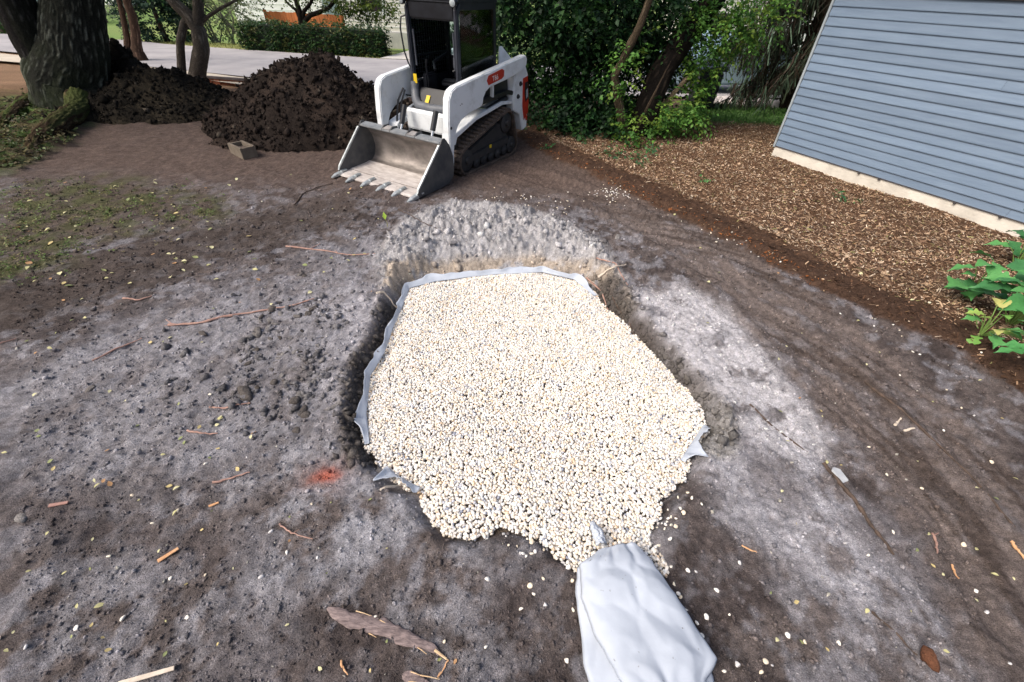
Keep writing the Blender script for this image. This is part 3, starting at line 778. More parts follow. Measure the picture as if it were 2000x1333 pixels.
for s in (-1, 1):                                   # rear uprights
    up = part(MB().prism([(-.70, .60), (-.66, .80), (-.72, 1.10), (-.80, 1.22), (-.96, 1.22), (-1.08, 1.04), (-1.12, .72), (-1.10, .30), (-.97, .27), (-.88, .52)], s * .47, s * .61), 'rear_upright', M_WHITE, bevel=.012)
    part(MB().prism([(-.93, 1.00), (-1.06, 1.02), (-1.115, .70), (-1.115, .52), (-1.00, .42), (-.94, .62)], s * .6105, s * .6165), 'red_corner_decal', M_RED, up)
    part(MB().prism([(-.985, .94), (-1.055, .95), (-1.09, .72), (-1.02, .68), (-.985, .80)], s * .617, s * .625), 'tail_lamp_bezel', M_BLACK, up)
    part(MB().prism([(-1.01, .84), (-1.055, .86), (-1.07, .75), (-1.02, .72)], s * .6255, s * .634), 'tail_lamp', M_LAMP, up, bevel=.003)
    part(MB().box((-1.075, s * .6125, .44), (.05, .004, .07)), 'reflector', M_RED, up)
    for cx, cz in ((-.90, 1.16), (-.86, .94), (-.80, .78)):
        part(MB().lathe([(0, .032), (.012, .032), (.014, .02), (.03, .018)], (cx, s * .609, cz), (0, s, 0), 14), 'pivot_pin', M_DARK, up)
    part(MB().prism([(-.62, 1.12), (-.64, 1.40), (-.70, 1.40), (-.94, 1.24), (-.94, 1.12)], s * .36, s * .385), 'link_cover_plate', M_WHITE, bevel=.006)
    part(MB().tube([(-.60, s * .53, .78), (-.05, s * .54, .70)], .035, 12), 'lift_cylinder', M_DARK, smooth=True)
    part(MB().tube([(-.10, s * .54, .71), (.42, s * .54, .83)], .02, 12), 'cylinder_rod', M_CHROME, smooth=True)

# lift arms
ARM = [(-.95, 1.17), (-.96, 1.25), (-.92, 1.30), (-.30, 1.225), (.45, 1.135), (.72, 1.10), (.81, 1.065), (.865, .98), (.90, .70), (.915, .40), (.905, .17), (.875, .14), (.84, .18), (.82, .38), (.79, .54),
       (.72, .65), (.62, .72), (.48, .765), (.30, .79), (.20, .80), (.16, .83), (.14, .90), (.08, .965), (-.02, 1.005), (-.45, 1.05), (-.78, 1.10), (-.88, 1.13)]
ARM_LOW = [(.16, .80), (.18, .855), (-.55, .90), (-.72, .86), (-.74, .80), (-.55, .84)]
for s in (-1, 1):
    arm = part(MB().prism(ARM, s * .545, s * .655), 'lift_arm', M_WHITE, bevel=.012)
    part(MB().prism(ARM_LOW, s * .53, s * .60), 'control_link', M_BLACK, arm, bevel=.006)
    part(MB().box((-.13, s * .60, .95), (.022, .05, .17)), 'link_strut', M_WHITE, arm)
    part(MB().prism([(.10, .99), (-.62, 1.08), (-.64, .86), (.12, .84)], s * .44, s * .53), 'dark_inner_guard', M_BLACK, arm)
    for cx, cz, rr in ((.86, .66, .018), (.875, .22, .022), (.62, .90, .008), (.655, .89, .006)):
        part(MB().lathe([(0, rr), (.004, rr), (.006, rr * .6)], (cx, s * .653, cz), (0, s, 0), 12), 'arm_pin', M_DARK, arm)
    dec = part(MB().prism([(.03, 1.035), (.07, 1.09), (.03, 1.145), (-.29, 1.19), (-.345, 1.17), (-.34, 1.10), (-.29, 1.075)], s * .6555, s * .659), 'model_badge', M_RED, arm)
    if s > 0:
        cu = bpy.data.curves.new('lettering', 'FONT'); cu.body = 'T66'; cu.size = .088; cu.extrude = .001; cu.align_x = 'CENTER'
        cu.materials.append(M_LET)
        tmp = bpy.data.objects.new('lettering_source', cu); COL.objects.link(tmp); bpy.context.view_layer.update()
        tme_ = bpy.data.meshes.new_from_object(tmp.evaluated_get(bpy.context.evaluated_depsgraph_get()))
        bpy.data.objects.remove(tmp); tme_.name = 'lettering'
        t = link('lettering', tme_, dec)
        t.matrix_local = Matrix.Translation((-.13, s * .6605, 1.075)) @ Matrix.Rotation(math.radians(180), 4, 'Z') @ Matrix.Rotation(math.radians(90), 4, 'X') @ Matrix.Rotation(math.radians(7), 4, 'Z')
    # tilt cylinder and coupler behind the bucket
    part(MB().tube([(.70, s * .28, .78), (.80, s * .28, .56)], .036, 12), 'tilt_cylinder', M_BLACK, smooth=True)
    part(MB().tube([(.79, s * .28, .57), (.89, s * .28, .36)], .019, 10), 'cylinder_rod', M_CHROME, smooth=True)
    part(MB().prism([(.86, .10), (.915, .12), (.925, .40), (.90, .44), (.85, .34)], s * .20, s * .47), 'coupler', M_DARK, bevel=.008)
    part(MB().tube([(.55, s * .42, .95), (.63, s * .47, .80), (.68, s * .48, .60), (.78, s * .42, .42)], .014, 8), 'hydraulic_hose', M_BLACK, smooth=True)
    part(MB().tube([(.54, s * .40, .93), (.60, s * .44, .78), (.64, s * .45, .58), (.76, s * .38, .44)], .012, 8), 'hydraulic_hose', M_BLACK, smooth=True)
part(MB().tube([(.70, -.55, .40), (.70, .55, .40)], .04, 14), 'cross_tube', M_DARK, smooth=True)

# cab
CX0, CX1, CW, CZ0, CZ1 = -.50, .36, .425, .74, 1.93
for s in (-1, 1):
    part(MB().prism([(CX1 - .055, .98), (CX1 + .015, .96), (CX1 + .005, CZ1 - .10), (CX1 - .07, CZ1 - .02), (CX1 - .10, CZ1 - .06), (CX1 - .06, CZ1 - .16)], s * CW, s * (CW - .055)), 'front_post', M_POST, bevel=.012)
    part(MB().prism([(CX0, .74), (CX0 + .07, .74), (CX0 + .09, CZ1 - .02), (CX0 + .01, CZ1 - .02)], s * CW, s * (CW - .05)), 'rear_post', M_BLACK, bevel=.01)
    part(MB().box(((CX0 + CX1) / 2, s * (CW - .022), CZ1 - .075), (CX1 - CX0 - .1, .04, .09)), 'roof_rail', M_BLACK, bevel=.01)
    part(MB().prism([(CX0 + .06, .76), (CX1 - .08, .80), (CX1 - .06, 1.0), (CX0 + .07, 1.06)], s * (CW - .006), s * (CW - .035)), 'side_lower_panel', M_BLACK, bevel=.006)
    part(MB().box(((CX0 + CX1) / 2, s * (CW - .020), 1.30), (CX1 - CX0 - .12, .022, .022)), 'side_mid_rail', M_BLACK)
    w = part(MB().box(((CX0 + CX1) / 2, s * (CW - .006), 1.43), (CX1 - CX0 - .13, .006, .80)), 'side_window', M_GLASS)
    grid = MB()
    for i in range(1, 15): grid.box((CX0 + .07 + i * (CX1 - CX0 - .14) / 15, s * (CW - .028), 1.43), (.005, .005, .80))
    for i in range(16): grid.box(((CX0 + CX1) / 2, s * (CW - .034), 1.05 + i * .051), (CX1 - CX0 - .13, .005, .005))
    tag(part(grid, 'side_screen', M_BLACK), kind='stuff')
    part(MB().tube([(CX1 - .03, s * (CW - .09), 1.60), (CX1 - .035, s * (CW - .09), 1.20)], .012, 8), 'grab_bar', M_GREY, smooth=True)
    wl = part(MB().lathe([(0, .02), (.01, .045), (.05, .048), (.055, .04)], (CX1 + .0, s * (CW - .02), CZ1 - .03), (1, s * .15, -.1), 14), 'work_lamp', M_BLACK, smooth=True)
    part(MB().lathe([(.056, .038), (.062, .028), (.064, .005)], (CX1 + .0, s * (CW - .02), CZ1 - .03), (1, s * .15, -.1), 14), 'lens', M_LAMP, wl, smooth=True)
roof = part(MB().prism([(CX0 - .03, CZ1 - .05), (CX0, CZ1 + .02), (CX1 - .08, CZ1 + .03), (CX1 + .01, CZ1 - .02), (CX1, CZ1 - .05)], -CW - .005, CW + .005), 'cab_roof', M_BLACK, bevel=.015)
part(MB().prism([(CX1 - .08, CZ1 - .22), (CX1 - .02, CZ1 - .22), (CX1 + .002, CZ1 - .03), (CX1 - .09, CZ1 - .03)], -CW + .05, CW - .05), 'front_header', M_BLACK, bevel=.02)
# swept lower door frame: comes forward and down like a lip
lf = MB()
pathL = [(.335, -.395, 1.00), (.36, -.385, .90), (.42, -.33, .80), (.47, -.24, .745), (.49, 0, .735), (.47, .24, .745), (.42, .33, .80), (.36, .385, .90), (.335, .395, 1.00)]
lf.tube(resample(np.array(pathL), 40), .060, 12)
part(lf, 'door_sill_frame', M_SILL, smooth=True)
part(MB().prism([(.45, .66), (.42, .76), (.30, .94), (.28, .94), (.36, .66)], -.36, .36), 'foot_well_front', M_BLACK, bevel=.01)
part(MB().box((-.06, 0, .745), (.72, .76, .03)), 'cab_floor', M_BLACK)
part(MB().box((CX0 + .03, 0, 1.0), (.03, .74, .5)), 'cab_rear_wall', M_BLACK)
part(MB().box((CX0 + .035, 0, 1.55), (.008, .74, .58)), 'rear_window', M_GLASS)
part(MB().box((CX0 + .05, .0, 1.57), (.02, .03, .6)), 'rear_window_bar', M_BLACK)
part(MB().prism([(-.40, .86), (-.02, .90), (.0, .98), (-.06, 1.02), (-.36, .98)], -.23, .23), 'seat_cushion', M_BLACK, bevel=.03)
part(MB().prism([(-.34, .96), (-.28, .98), (-.36, 1.50), (-.43, 1.52), (-.45, 1.46)], -.22, .22), 'seat_back', M_BLACK, bevel=.03)
for s in (-1, 1):
    j = part(MB().box((.12, s * .30, .93), (.22, .10, .34)), 'control_console', M_BLACK, bevel=.02)
    part(MB().tube([(.17, s * .30, 1.08), (.19, s * .29, 1.18), (.18, s * .28, 1.26)], [.012, .014, .024], 8), 'joystick', M_BLACK, j, smooth=True)
    part(MB().tube([(-.25, s * .27, 1.30), (.05, s * .27, 1.22), (.16, s * .16, 1.15)], .018, 8), 'lap_bar', M_BLACK, smooth=True)
part(MB().box((.372, -.345, 1.05), (.006, .06, .11)), 'warning_sticker', M_YEL)
part(MB().prism([(.36, .86), (.42, .775), (.425, .78), (.365, .866)], -.165, -.10), 'warning_sticker', M_YEL)
part(MB().box((.30, .33, 1.28), (.02, .07, .11)), 'display_panel', M_GREY)
part(MB().tube([(CX1 - .02, -CW, 1.74), (CX1 + .0, -CW - .07, 1.72), (CX1 + .02, -CW - .085, 1.6), (CX1 + .02, -CW - .06, 1.35), (CX1, -CW - .03, 1.22), (CX1 - .01, -CW, 1.16)], .011, 8), 'side_handle', M_BLACK, smooth=True)

# bucket
BW = .725
prof = [(1.66, .035), (1.40, .04), (1.15, .05), (1.05, .075), (.985, .14), (.96, .24), (.975, .36), (1.02, .46), (1.10, .535)]
prof = resample(np.array(prof), 26)
def shell(P, t):
    tt = np.gradient(P, axis=0); tt /= np.linalg.norm(tt, axis=1)[:, None]
    nn = np.stack([-tt[:, 1], tt[:, 0]], -1)
    return P, P + nn * t
a, b = shell(prof, .012)
BUCKET = part(MB().prism([tuple(p) for p in np.vstack([a, b[::-1]])], -BW + .012, BW - .012), 'bucket_shell', M_BIN, smooth=True)
sideP = [(1.655, .02), (1.665, .07), (1.62, .12), (1.20, .52), (1.135, .60), (1.085, .60), (1.0, .50), (.945, .36), (.935, .2), (.96, .10), (1.05, .035), (1.2, .018)]
for s in (-1, 1):
    sp = part(MB().prism(sideP, s * (BW - .012), s * (BW + .004)), 'side_plate', M_BUCK, BUCKET, bevel=.003)
    part(MB().prism([(1.645, .10), (1.668, .075), (1.64, .135), (1.20, .545), (1.185, .525)], s * (BW - .02), s * (BW + .008)), 'side_cutter', M_EDGE, BUCKET, bevel=.002)
    for t in (.3, .7): part(MB().lathe([(0, .012), (.006, .01)], (1.60 - .05 * t, s * (BW + .003), .06), (0, s, 0), 10), 'bolt', M_EDGE, sp)
part(MB().prism([(1.70, .018), (1.70, .03), (1.66, .042), (1.48, .042), (1.48, .02)], -BW, BW), 'cutting_edge', M_DUST, BUCKET)
part(MB().prism([(1.475, .044), (1.475, .050), (1.20, .060), (1.12, .072), (1.12, .066), (1.20, .053)], -BW + .016, BW - .016), 'floor_wear_plate', M_DUST, BUCKET)
topb = part(MB().prism([(1.045, .49), (1.175, .545), (1.17, .565), (1.06, .585), (1.02, .55)], -BW + .014, BW - .014), 'top_bar', M_TOPB, BUCKET, bevel=.006)
for yy in (-.22, .22):
    for w in (-.075, .075): part(MB().prism([(1.00, .50), (1.18, .552), (1.12, .605), (1.03, .60)], yy + w - .008, yy + w + .008), 'hook_plate', M_BUCK, BUCKET)
    part(MB().prism([(1.06, .588), (1.165, .570), (1.166, .575), (1.062, .594)], yy - .06, yy + .06), 'worn_pad', M_STEEL, BUCKET)
tooth = MB()
tooth.add([(0, -.035, -.012), (0, .035, -.012), (0, .035, .032), (0, -.035, .032), (.10, -.030, -.012), (.10, .030, -.012), (.10, .030, .022), (.10, -.030, .022), (.175, -.016, -.014), (.175, .016, -.014), (.175, .016, -.004), (.175, -.016, -.004)],
          [(3, 2, 1, 0), (0, 1, 5, 4), (1, 2, 6, 5), (2, 3, 7, 6), (3, 0, 4, 7), (4, 5, 9, 8), (5, 6, 10, 9), (6, 7, 11, 10), (7, 4, 8, 11), (8, 9, 10, 11)])
tooth.box((-.04, 0, .033), (.10, .04, .022))
tme = tooth.mesh('tooth', M_EDGE, bevel=.004)
for i in range(6):
    o = link('tooth', tme, BUCKET); o.location = (1.645, -BW + .03 + i * (2 * BW - .06) / 5, .028)
# ---------------------------------------------------------------- blue clapboard house
HA = g(1505, 302, 0.06)[:2]; HB = g(2000, 465, 0.06)[:2]
hd = (HB - HA) / np.linalg.norm(HB - HA)
hyaw = math.atan2(hd[1], hd[0])                     # local x runs along the wall towards the viewer's right, local -y... faces the yard
HOUSE = empty('clapboard_house', (HA[0], HA[1], 0.0), hyaw)
tag(HOUSE, 'blue grey clapboard house with pale concrete foundation beside the mulch bed', 'house')
# local frame: x along wall, +y = away from the yard (checked by sign), z up
outn = np.array([-hd[1], hd[0]])                    # candidate outward normal
SGN = 1.0 if outn @ (-HA) > 0 else -1.0             # +1: local +y faces the yard
def clap_mat(name, k=1.0, dull=1.0):
    return pmat(name, lin(104, 124, 148) * k, lin(119, 139, 162) * k, 3.0, .55, .12, 90, stretch=(.6, 1, 6), lo=.3, hi=.7, dist=.003)
M_CLAP = [clap_mat('blue_siding', 1.0), clap_mat('blue_siding_pale', 1.07), clap_mat('blue_siding_deep', .94)]
M_FOUND = pmat('foundation_concrete', lin(196, 192, 182), lin(224, 220, 210), 4, .9, .4, 30, lo=.3, hi=.6)
M_TRIM = pmat('corner_trim_paint', lin(148, 160, 168), lin(168, 178, 184), 4, .5)
M_SHING = pmat('shingles', lin(52, 48, 48), lin(76, 70, 68), 8, .95, .4, 40)
M_DTRIM = pmat('dark_trim', lin(58, 56, 60), lin(70, 68, 70), 6, .7)
LEN, EXPO, Z0 = 9.0, 0.104, 0.20
def hpart(mb, name, mat, parent=HOUSE, **k): return mb.build(name, mat, parent, **k)
def hbox(x0, x1, y0, y1, z0, z1): return MB().box(((x0 + x1) / 2, SGN * (y0 + y1) / 2, (z0 + z1) / 2), (x1 - x0, abs(y1 - y0), z1 - z0))
hpart(hbox(0.01, LEN, -.18, -.012, -.4, Z0 + .02), 'foundation', M_FOUND, bevel=.004)
hpart(hbox(0.0, LEN, -.16, -.02, Z0 - .01, 2.62), 'wall', M_CLAP[2])
hpart(hbox(0.0, .16, -5.0, -.16, Z0 - .01, 2.62), 'side_wall', M_CLAP[2])
hpart(hbox(0.012, .16, -5.0, -.18, -.4, Z0 - .012), 'side_foundation', M_FOUND)
nb = 18
for i in range(nb):
    z = Z0 + i * EXPO
    cuts = [0.022] + sorted([random.uniform(1.3, 4.2), random.uniform(4.8, 7.5)]) + [LEN]
    if i in (3, 6, 11): pass
    else: cuts = [0.022, [2.9, 4.7, 3.7, 5.6][i % 4] + random.uniform(-.3, .3), LEN]
    for a, b in zip(cuts[:-1], cuts[1:]):
        jz = random.gauss(0, .0016); by = random.gauss(0, .0012)
        # bevelled board: butt stands proud at the bottom, tucks under the one above
        P = [(-.019, z - .008 + jz), (.0035 + by, z - .008 + jz), (.0035 + by, z + .004 + jz), (-.016, z + EXPO + .012), (-.019, z + EXPO + .012)]
        m = MB()
        vs = [(a + .001, SGN * p[0], p[1]) for p in P] + [(b - .001, SGN * p[0], p[1] + random.gauss(0, .001)) for p in P]
        n = len(P)
        m.add(vs, [tuple(range(n)), tuple(range(2 * n - 1, n - 1, -1))] + [(q, (q + 1) % n, (q + 1) % n + n, q + n) for q in range(n)])
        hpart(m, 'clapboard', random.choice(M_CLAP))
hpart(hbox(-.012, .020, -.10, .014, Z0 - .02, 2.6), 'corner_board', M_TRIM, bevel=.003)
hpart(hbox(0.021, LEN, -.018, .022, Z0 + nb * EXPO + .01, Z0 + nb * EXPO + .22), 'eave_shade_board', M_DTRIM, bevel=.004)  # dark board added in place of the eave's shade on the wall top
hpart(hbox(0.0, LEN, -.02, .012, Z0 + nb * EXPO + .221, 2.62), 'upper_wall', M_CLAP[0])
hpart(hbox(-.35, LEN, -.2, .42, 2.62, 2.66), 'soffit', M_DTRIM)
hpart(hbox(-.36, LEN, .421, .445, 2.58, 2.76), 'fascia', M_DTRIM)
rf = MB(); rf.add([(-.42, SGN * .50, 2.77), (LEN, SGN * .50, 2.77), (LEN, SGN * -2.6, 4.3), (-.42, SGN * -2.6, 4.3), (-.42, SGN * .50, 2.73), (LEN, SGN * .50, 2.73), (LEN, SGN * -2.6, 4.26), (-.42, SGN * -2.6, 4.26)],
                  [(0, 1, 2, 3), (7, 6, 5, 4), (0, 4, 5, 1), (1, 5, 6, 2), (2, 6, 7, 3), (3, 7, 4, 0)])
hpart(rf, 'roof', M_SHING)
hpart(hbox(0.02, LEN, -.011, .006, Z0 - .006, Z0 + .004), 'starter_strip', M_DTRIM)
for xx in (1.35, 1.62, 2.5, 2.95, 3.6): hpart(MB().box((xx, SGN * .004, Z0 - .012), (.03, .03, .026)), 'vent_clip', M_DTRIM, bevel=.004)

# ---------------------------------------------------------------- mulch
x = rng.uniform(0.1, 6.2, 150000); y = rng.uniform(1.9, 10.3, 150000)
dm = sdf(x, y, MUL)
hl = np.column_stack([x - HA[0], y - HA[1]]) @ (outn * SGN)          # in front of the house wall only
behind = (np.column_stack([x - HA[0], y - HA[1]]) @ hd)
dens = np.where(dm + .3 * (fbm(x * 4, y * 4, 2.2, 3) - .5) < -.40, 1.0, np.where(dm < 0.02, .22, 0)) * np.where((hl < .02) & (behind > 0), 0, 1) * np.where(y > 9.4, .4, 1)
k = rng.random(len(x)) < dens * np.where(y < 4.5, 1.0, .72)
x, y, dm = x[k], y[k], dm[k]
n = len(x)
z = ground_zs(x, y) + rng.uniform(0.002, 0.022, n)
CH_V = np.array([[-1, -1, 0], [1, -.8, 0], [1, 1, 0], [-1, .9, 0], [0, -1, .35], [0, 1, .35]], float) * .5
CH_F = np.array([[0, 4, 5], [0, 5, 3], [4, 1, 2], [4, 2, 5]])
S = np.stack([rng.gamma(4, .0062, n).clip(.008, .06), rng.uniform(.004, .011, n), rng.uniform(.005, .014, n)], -1)
pal = np.array([lin(182, 156, 130), lin(152, 124, 100), lin(122, 96, 78), lin(206, 188, 166), lin(92, 70, 56), lin(166, 140, 112), lin(140, 134, 92)])
ck = rng.choice(len(pal), n, p=[.22, .24, .18, .12, .10, .10, .04])
tint = pal[ck] * rng.normal(1, .12, (n, 1))
sh = (dm > -.42)[:, None]                               # torn, older, rust brown strands along the cut edge
tint = np.where(sh & (rng.random((n, 1)) < .75), np.where(((y > 3.4) & (dm > -.13))[:, None], lin(150, 92, 52), lin(92, 68, 52)) * rng.uniform(.5, 1.2, (n, 1)), tint)
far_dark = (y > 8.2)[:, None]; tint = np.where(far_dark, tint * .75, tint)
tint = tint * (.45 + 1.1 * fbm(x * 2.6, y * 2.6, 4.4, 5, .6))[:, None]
big = rng.random(n) < .035
S = np.where(big[:, None], S * np.array([1.2, 3.2, 1.6]), S)
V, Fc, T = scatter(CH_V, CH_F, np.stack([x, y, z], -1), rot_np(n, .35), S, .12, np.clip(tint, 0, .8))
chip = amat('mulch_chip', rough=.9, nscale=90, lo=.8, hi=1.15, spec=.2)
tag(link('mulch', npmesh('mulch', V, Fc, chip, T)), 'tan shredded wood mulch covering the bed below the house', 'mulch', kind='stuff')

# ---------------------------------------------------------------- dirt piles
M_PILE = amat('pile_soil', rough=.97, nscale=60, lo=.55, hi=1.35, bump=.8, bscale=55, dist=.03, spec=.1)
def pile(name, cx, cy, rx, ry, hgt, label, peaks, seed, clods, tint0, tint1):
    n = 150
    u = np.linspace(-1.25, 1.25, n)
    X, Y = np.meshgrid(u, u)
    wx, wy = X + (fbm(X * 2, Y * 2, seed, 3) - .5) * .45, Y + (fbm(X * 2 + 9, Y * 2, seed + 3, 3) - .5) * .45
    Z = np.zeros_like(X)
    for px_, py_, sx_, hh in peaks:
        rr = np.hypot((wx - px_) / sx_, (wy - py_) / sx_)
        Z = np.maximum(Z, hh * np.clip(1 - rr, 0, 1) ** 0.92 * (1 - .08 * np.exp(-(rr / .12) ** 2)))
    foot = Z.copy()
    w1 = worley(X * 7 * rx, Y * 7 * ry, seed); w2 = worley(X * 17 * rx, Y * 17 * ry, seed + 3)
    lumps = np.clip(.5 - w1[0], 0, 1) * .15 * w1[2] + np.clip(.5 - w2[0], 0, 1) * .12 * w2[2] + (fbm(X * 7, Y * 7, seed, 5, .65) - .5) * .16
    Z = Z * hgt + lumps * sst(0, .07, foot)
    Z = np.where(foot < .002, -.12, Z - .02)
    gx, gyy = X * rx, Y * ry
    gz = base_h(gx + cx, gyy + cy)
    V = np.stack([gx, gyy, Z + gz], -1).reshape(-1, 3)
    i = np.arange(n * n).reshape(n, n)
    Fc = np.stack([i[:-1, :-1], i[:-1, 1:], i[1:, 1:], i[1:, :-1]], -1).reshape(-1, 4)
    keep = (foot.reshape(-1)[Fc] > 0).any(1)
    tn = tint0 + (tint1 - tint0) * sst(.42, .62, fbm(X * 6, Y * 6, seed + 1, 4)).reshape(-1, 1)
    root = empty(name, (cx, cy, 0))
    tag(root, label, 'dirt pile')
    link('soil_heap', npmesh('soil_heap', V, Fc[keep], M_PILE, tn, smooth=True), root)
    ok = np.where(foot.reshape(-1) > .012)[0]
    s = rng.choice(ok, clods)
    P = V[s] + np.column_stack([rng.normal(0, .02, clods), rng.normal(0, .02, clods), rng.uniform(-.004, .02, clods)])
    sz = rng.gamma(1.6, .0085, clods)[:, None].clip(.005, .07)
    S = sz * np.stack([rng.uniform(.8, 1.5, clods), rng.uniform(.7, 1.1, clods), rng.uniform(.5, .9, clods)], -1)
    t = tint0 * rng.uniform(.7, 1.7, (clods, 1)) + (rng.random((clods, 1)) < .03) * lin(80, 74, 66)
    Vc, Fcc, Tc = scatter(*OCTA, P, rot_np(clods), S * 1.1, .25, t)
    tag(link('clods', npmesh('clods', Vc, Fcc, M_PILE, Tc), root), kind='stuff')
    return root
pk = gy(592, 100, 8.0)
pile('dirt_pile', pk[0] - .05, 8.2, 2.15, 1.5, pk[2] * 1.02, 'tall dark conical dirt pile standing between the small tree and the track loader', [(0, 0, 1.0, 1.04), (-.40, -.2, .55, .42), (.3, -.3, .55, .40)], 31, 9000, lin(44, 38, 35), lin(60, 51, 46))
p2 = gy(270, 112, 9.3)
pile('dirt_pile', p2[0], 9.3, 2.1, 1.6, p2[2], 'lower slumped dirt pile heaped against the big mossy trunk', [(-.05, .05, .80, .92), (-.38, .20, .36, 1.42), (.22, -.22, .62, .60), (-.15, -.35, .6, .55)], 47, 7000, lin(36, 33, 29), lin(54, 49, 41))
# ---------------------------------------------------------------- trunks
def trunk_mesh(name, path, rad, mat, nu=120, nv=140, ridge=.03, flare=None, seed=0, freq=22, moss=None, tint=None):
    """tapered limb with bark ridges; path of points, radii along it"""
    P = resample(np.array(path, float), nv)
    s = np.linspace(0, 1, len(rad)); r = np.interp(np.linspace(0, 1, nv), s, rad)
    t = np.gradient(P, axis=0); t /= np.linalg.norm(t, axis=1)[:, None]
    a = np.cross(t, [0.2, .97, .1]); a /= np.linalg.norm(a, axis=1)[:, None]
    b = np.cross(t, a)
    w = np.linspace(0, 2 * np.pi, nu, endpoint=False)
    L = np.cumsum(np.concatenate([[0], np.linalg.norm(np.diff(P, axis=0), axis=1)]))
    W, LL = np.meshgrid(w, L)
    cx, cy = np.cos(W), np.sin(W)
    n1 = fbm(cx * freq / 6.28 * 2, cy * freq / 6.28 * 2, LL * 5.0 + seed, 3)
    rid = np.abs(n1 - .5) * 2
    R = r[:, None] * (1 + .10 * (fbm(cx * 1.2, cy * 1.2, LL * .6 + seed, 3) - .5)) + (rid - .3) * ridge + (fbm(cx * 14, cy * 14, LL * 12, 2) - .5) * ridge * .5
    if flare:                                            # buttress roots: list of (angle, size, reach along)
        for an, sz, ln_ in flare:
            dd = np.angle(np.exp(1j * (W - an)))
            R = R + sz * np.exp(-(dd / .38) ** 2) * np.exp(-LL / ln_)
    V = P[:, None, :] + a[:, None, :] * (R * cx)[..., None] + b[:, None, :] * (R * cy)[..., None]
    i = np.arange(nv * nu).reshape(nv, nu); j = np.roll(i, -1, axis=1)
    Fc = np.stack([i[:-1], j[:-1], j[1:], i[1:]], -1).reshape(-1, 4)
    c0, c1 = tint
    T = c0 + (c1 - c0) * sst(.25, .75, rid).reshape(-1, 1)
    if moss is not None:
        k = np.clip(moss[1] * sst(.4, .6, fbm(cx * 1.5, cy * 1.5, LL * 2 + seed + 5, 4)) * np.exp(-LL / moss[2]), 0, 1).reshape(-1, 1)
        T = T * (1 - k) + moss[0] * k
    return npmesh(name, V.reshape(-1, 3), Fc, mat, T, smooth=True)
M_BARK = amat('bark', rough=.95, nscale=40, lo=.6, hi=1.35, bump=.7, bscale=45, dist=.03, spec=.1)
BD, BL = lin(40, 38, 35), lin(98, 94, 88)
# leaves
M_LEAF = amat('foliage', rough=.55, nscale=25, lo=.8, hi=1.2, transl=.3, spec=.35)
def sprays(centers, per, reach, leaf, droop=.5, seed=1, tints=None, leaves=9, bias=None):
    """leafy sprays: short curved twigs with alternate leaves, as vertex arrays. centers (n,3)"""
    r = np.random.default_rng(seed)
    n = len(centers) * per
    C = np.repeat(centers, per, axis=0)
    d = r.normal(0, 1, (n, 3)); d[:, 2] = d[:, 2] * .5 - droop
    if bias is not None: d += bias
    d /= np.linalg.norm(d, axis=1)[:, None]
    k = np.tile(np.arange(leaves), n); m = len(k)
    C, d = np.repeat(C, leaves, axis=0), np.repeat(d, leaves, axis=0)
    rl = np.repeat(r.uniform(.6, 1.2, n), leaves) * reach
    t = (k + .5) / leaves
    pos = C + d * (rl * t)[:, None]; pos[:, 2] -= droop * .5 * rl * t ** 2
    side = np.cross(d, [0, 0, 1.0]); side /= np.linalg.norm(side, axis=1)[:, None] + 1e-9
    ax = d * .6 + side * np.where(k % 2, 1, -1)[:, None] + r.normal(0, .35, (m, 3)); ax[:, 2] -= .35
    ax /= np.linalg.norm(ax, axis=1)[:, None]
    up = np.array([0, 0, 1.0]) + r.normal(0, .45, (m, 3))
    xx = np.cross(ax, up); xx /= np.linalg.norm(xx, axis=1)[:, None]
    zz = np.cross(xx, ax)
    R = np.stack([xx, ax, zz], -1)
    s = leaf * r.uniform(.6, 1.2, m)
    tt = tints[r.integers(0, len(tints), n)]; tt = np.repeat(tt, leaves, axis=0) * r.normal(1, .13, (m, 1))
    return scatter(LEAF_V, LEAF_F, pos, R, np.stack([s, s, s], -1), 0, np.clip(tt, .005, .8))
def crown(name, parent, blobs, leaf, reach, tints, seed, droop=.5, leaves=9, shell=True):
    """blobs: (centre, radii, sprays)"""
    out = []
    r = np.random.default_rng(seed)
    for q, (c, rad, cnt) in enumerate(blobs):
        u = r.normal(0, 1, (cnt, 3)); u /= np.linalg.norm(u, axis=1)[:, None]
        rr = r.uniform(.25, 1, (cnt, 1)) ** .5
        P = np.array(c) + u * rr * np.array(rad)
        P += (fbm(P[:, 0] * 1.3, P[:, 1] * 1.3, P[:, 2] * 1.3, 2)[:, None] - .5) * .8
        bias = u * .6
        out.append(sprays(P, 1, reach, leaf, droop, seed + q, np.array(tints), leaves, bias))
    V, Fc, T, o = [], [], [], 0
    for v, f, t in out: V.append(v); Fc.append(f + o); T.append(t); o += len(v)
    return link(name, npmesh(name, np.vstack(V), np.vstack(Fc), M_LEAF, np.vstack(T)), parent)

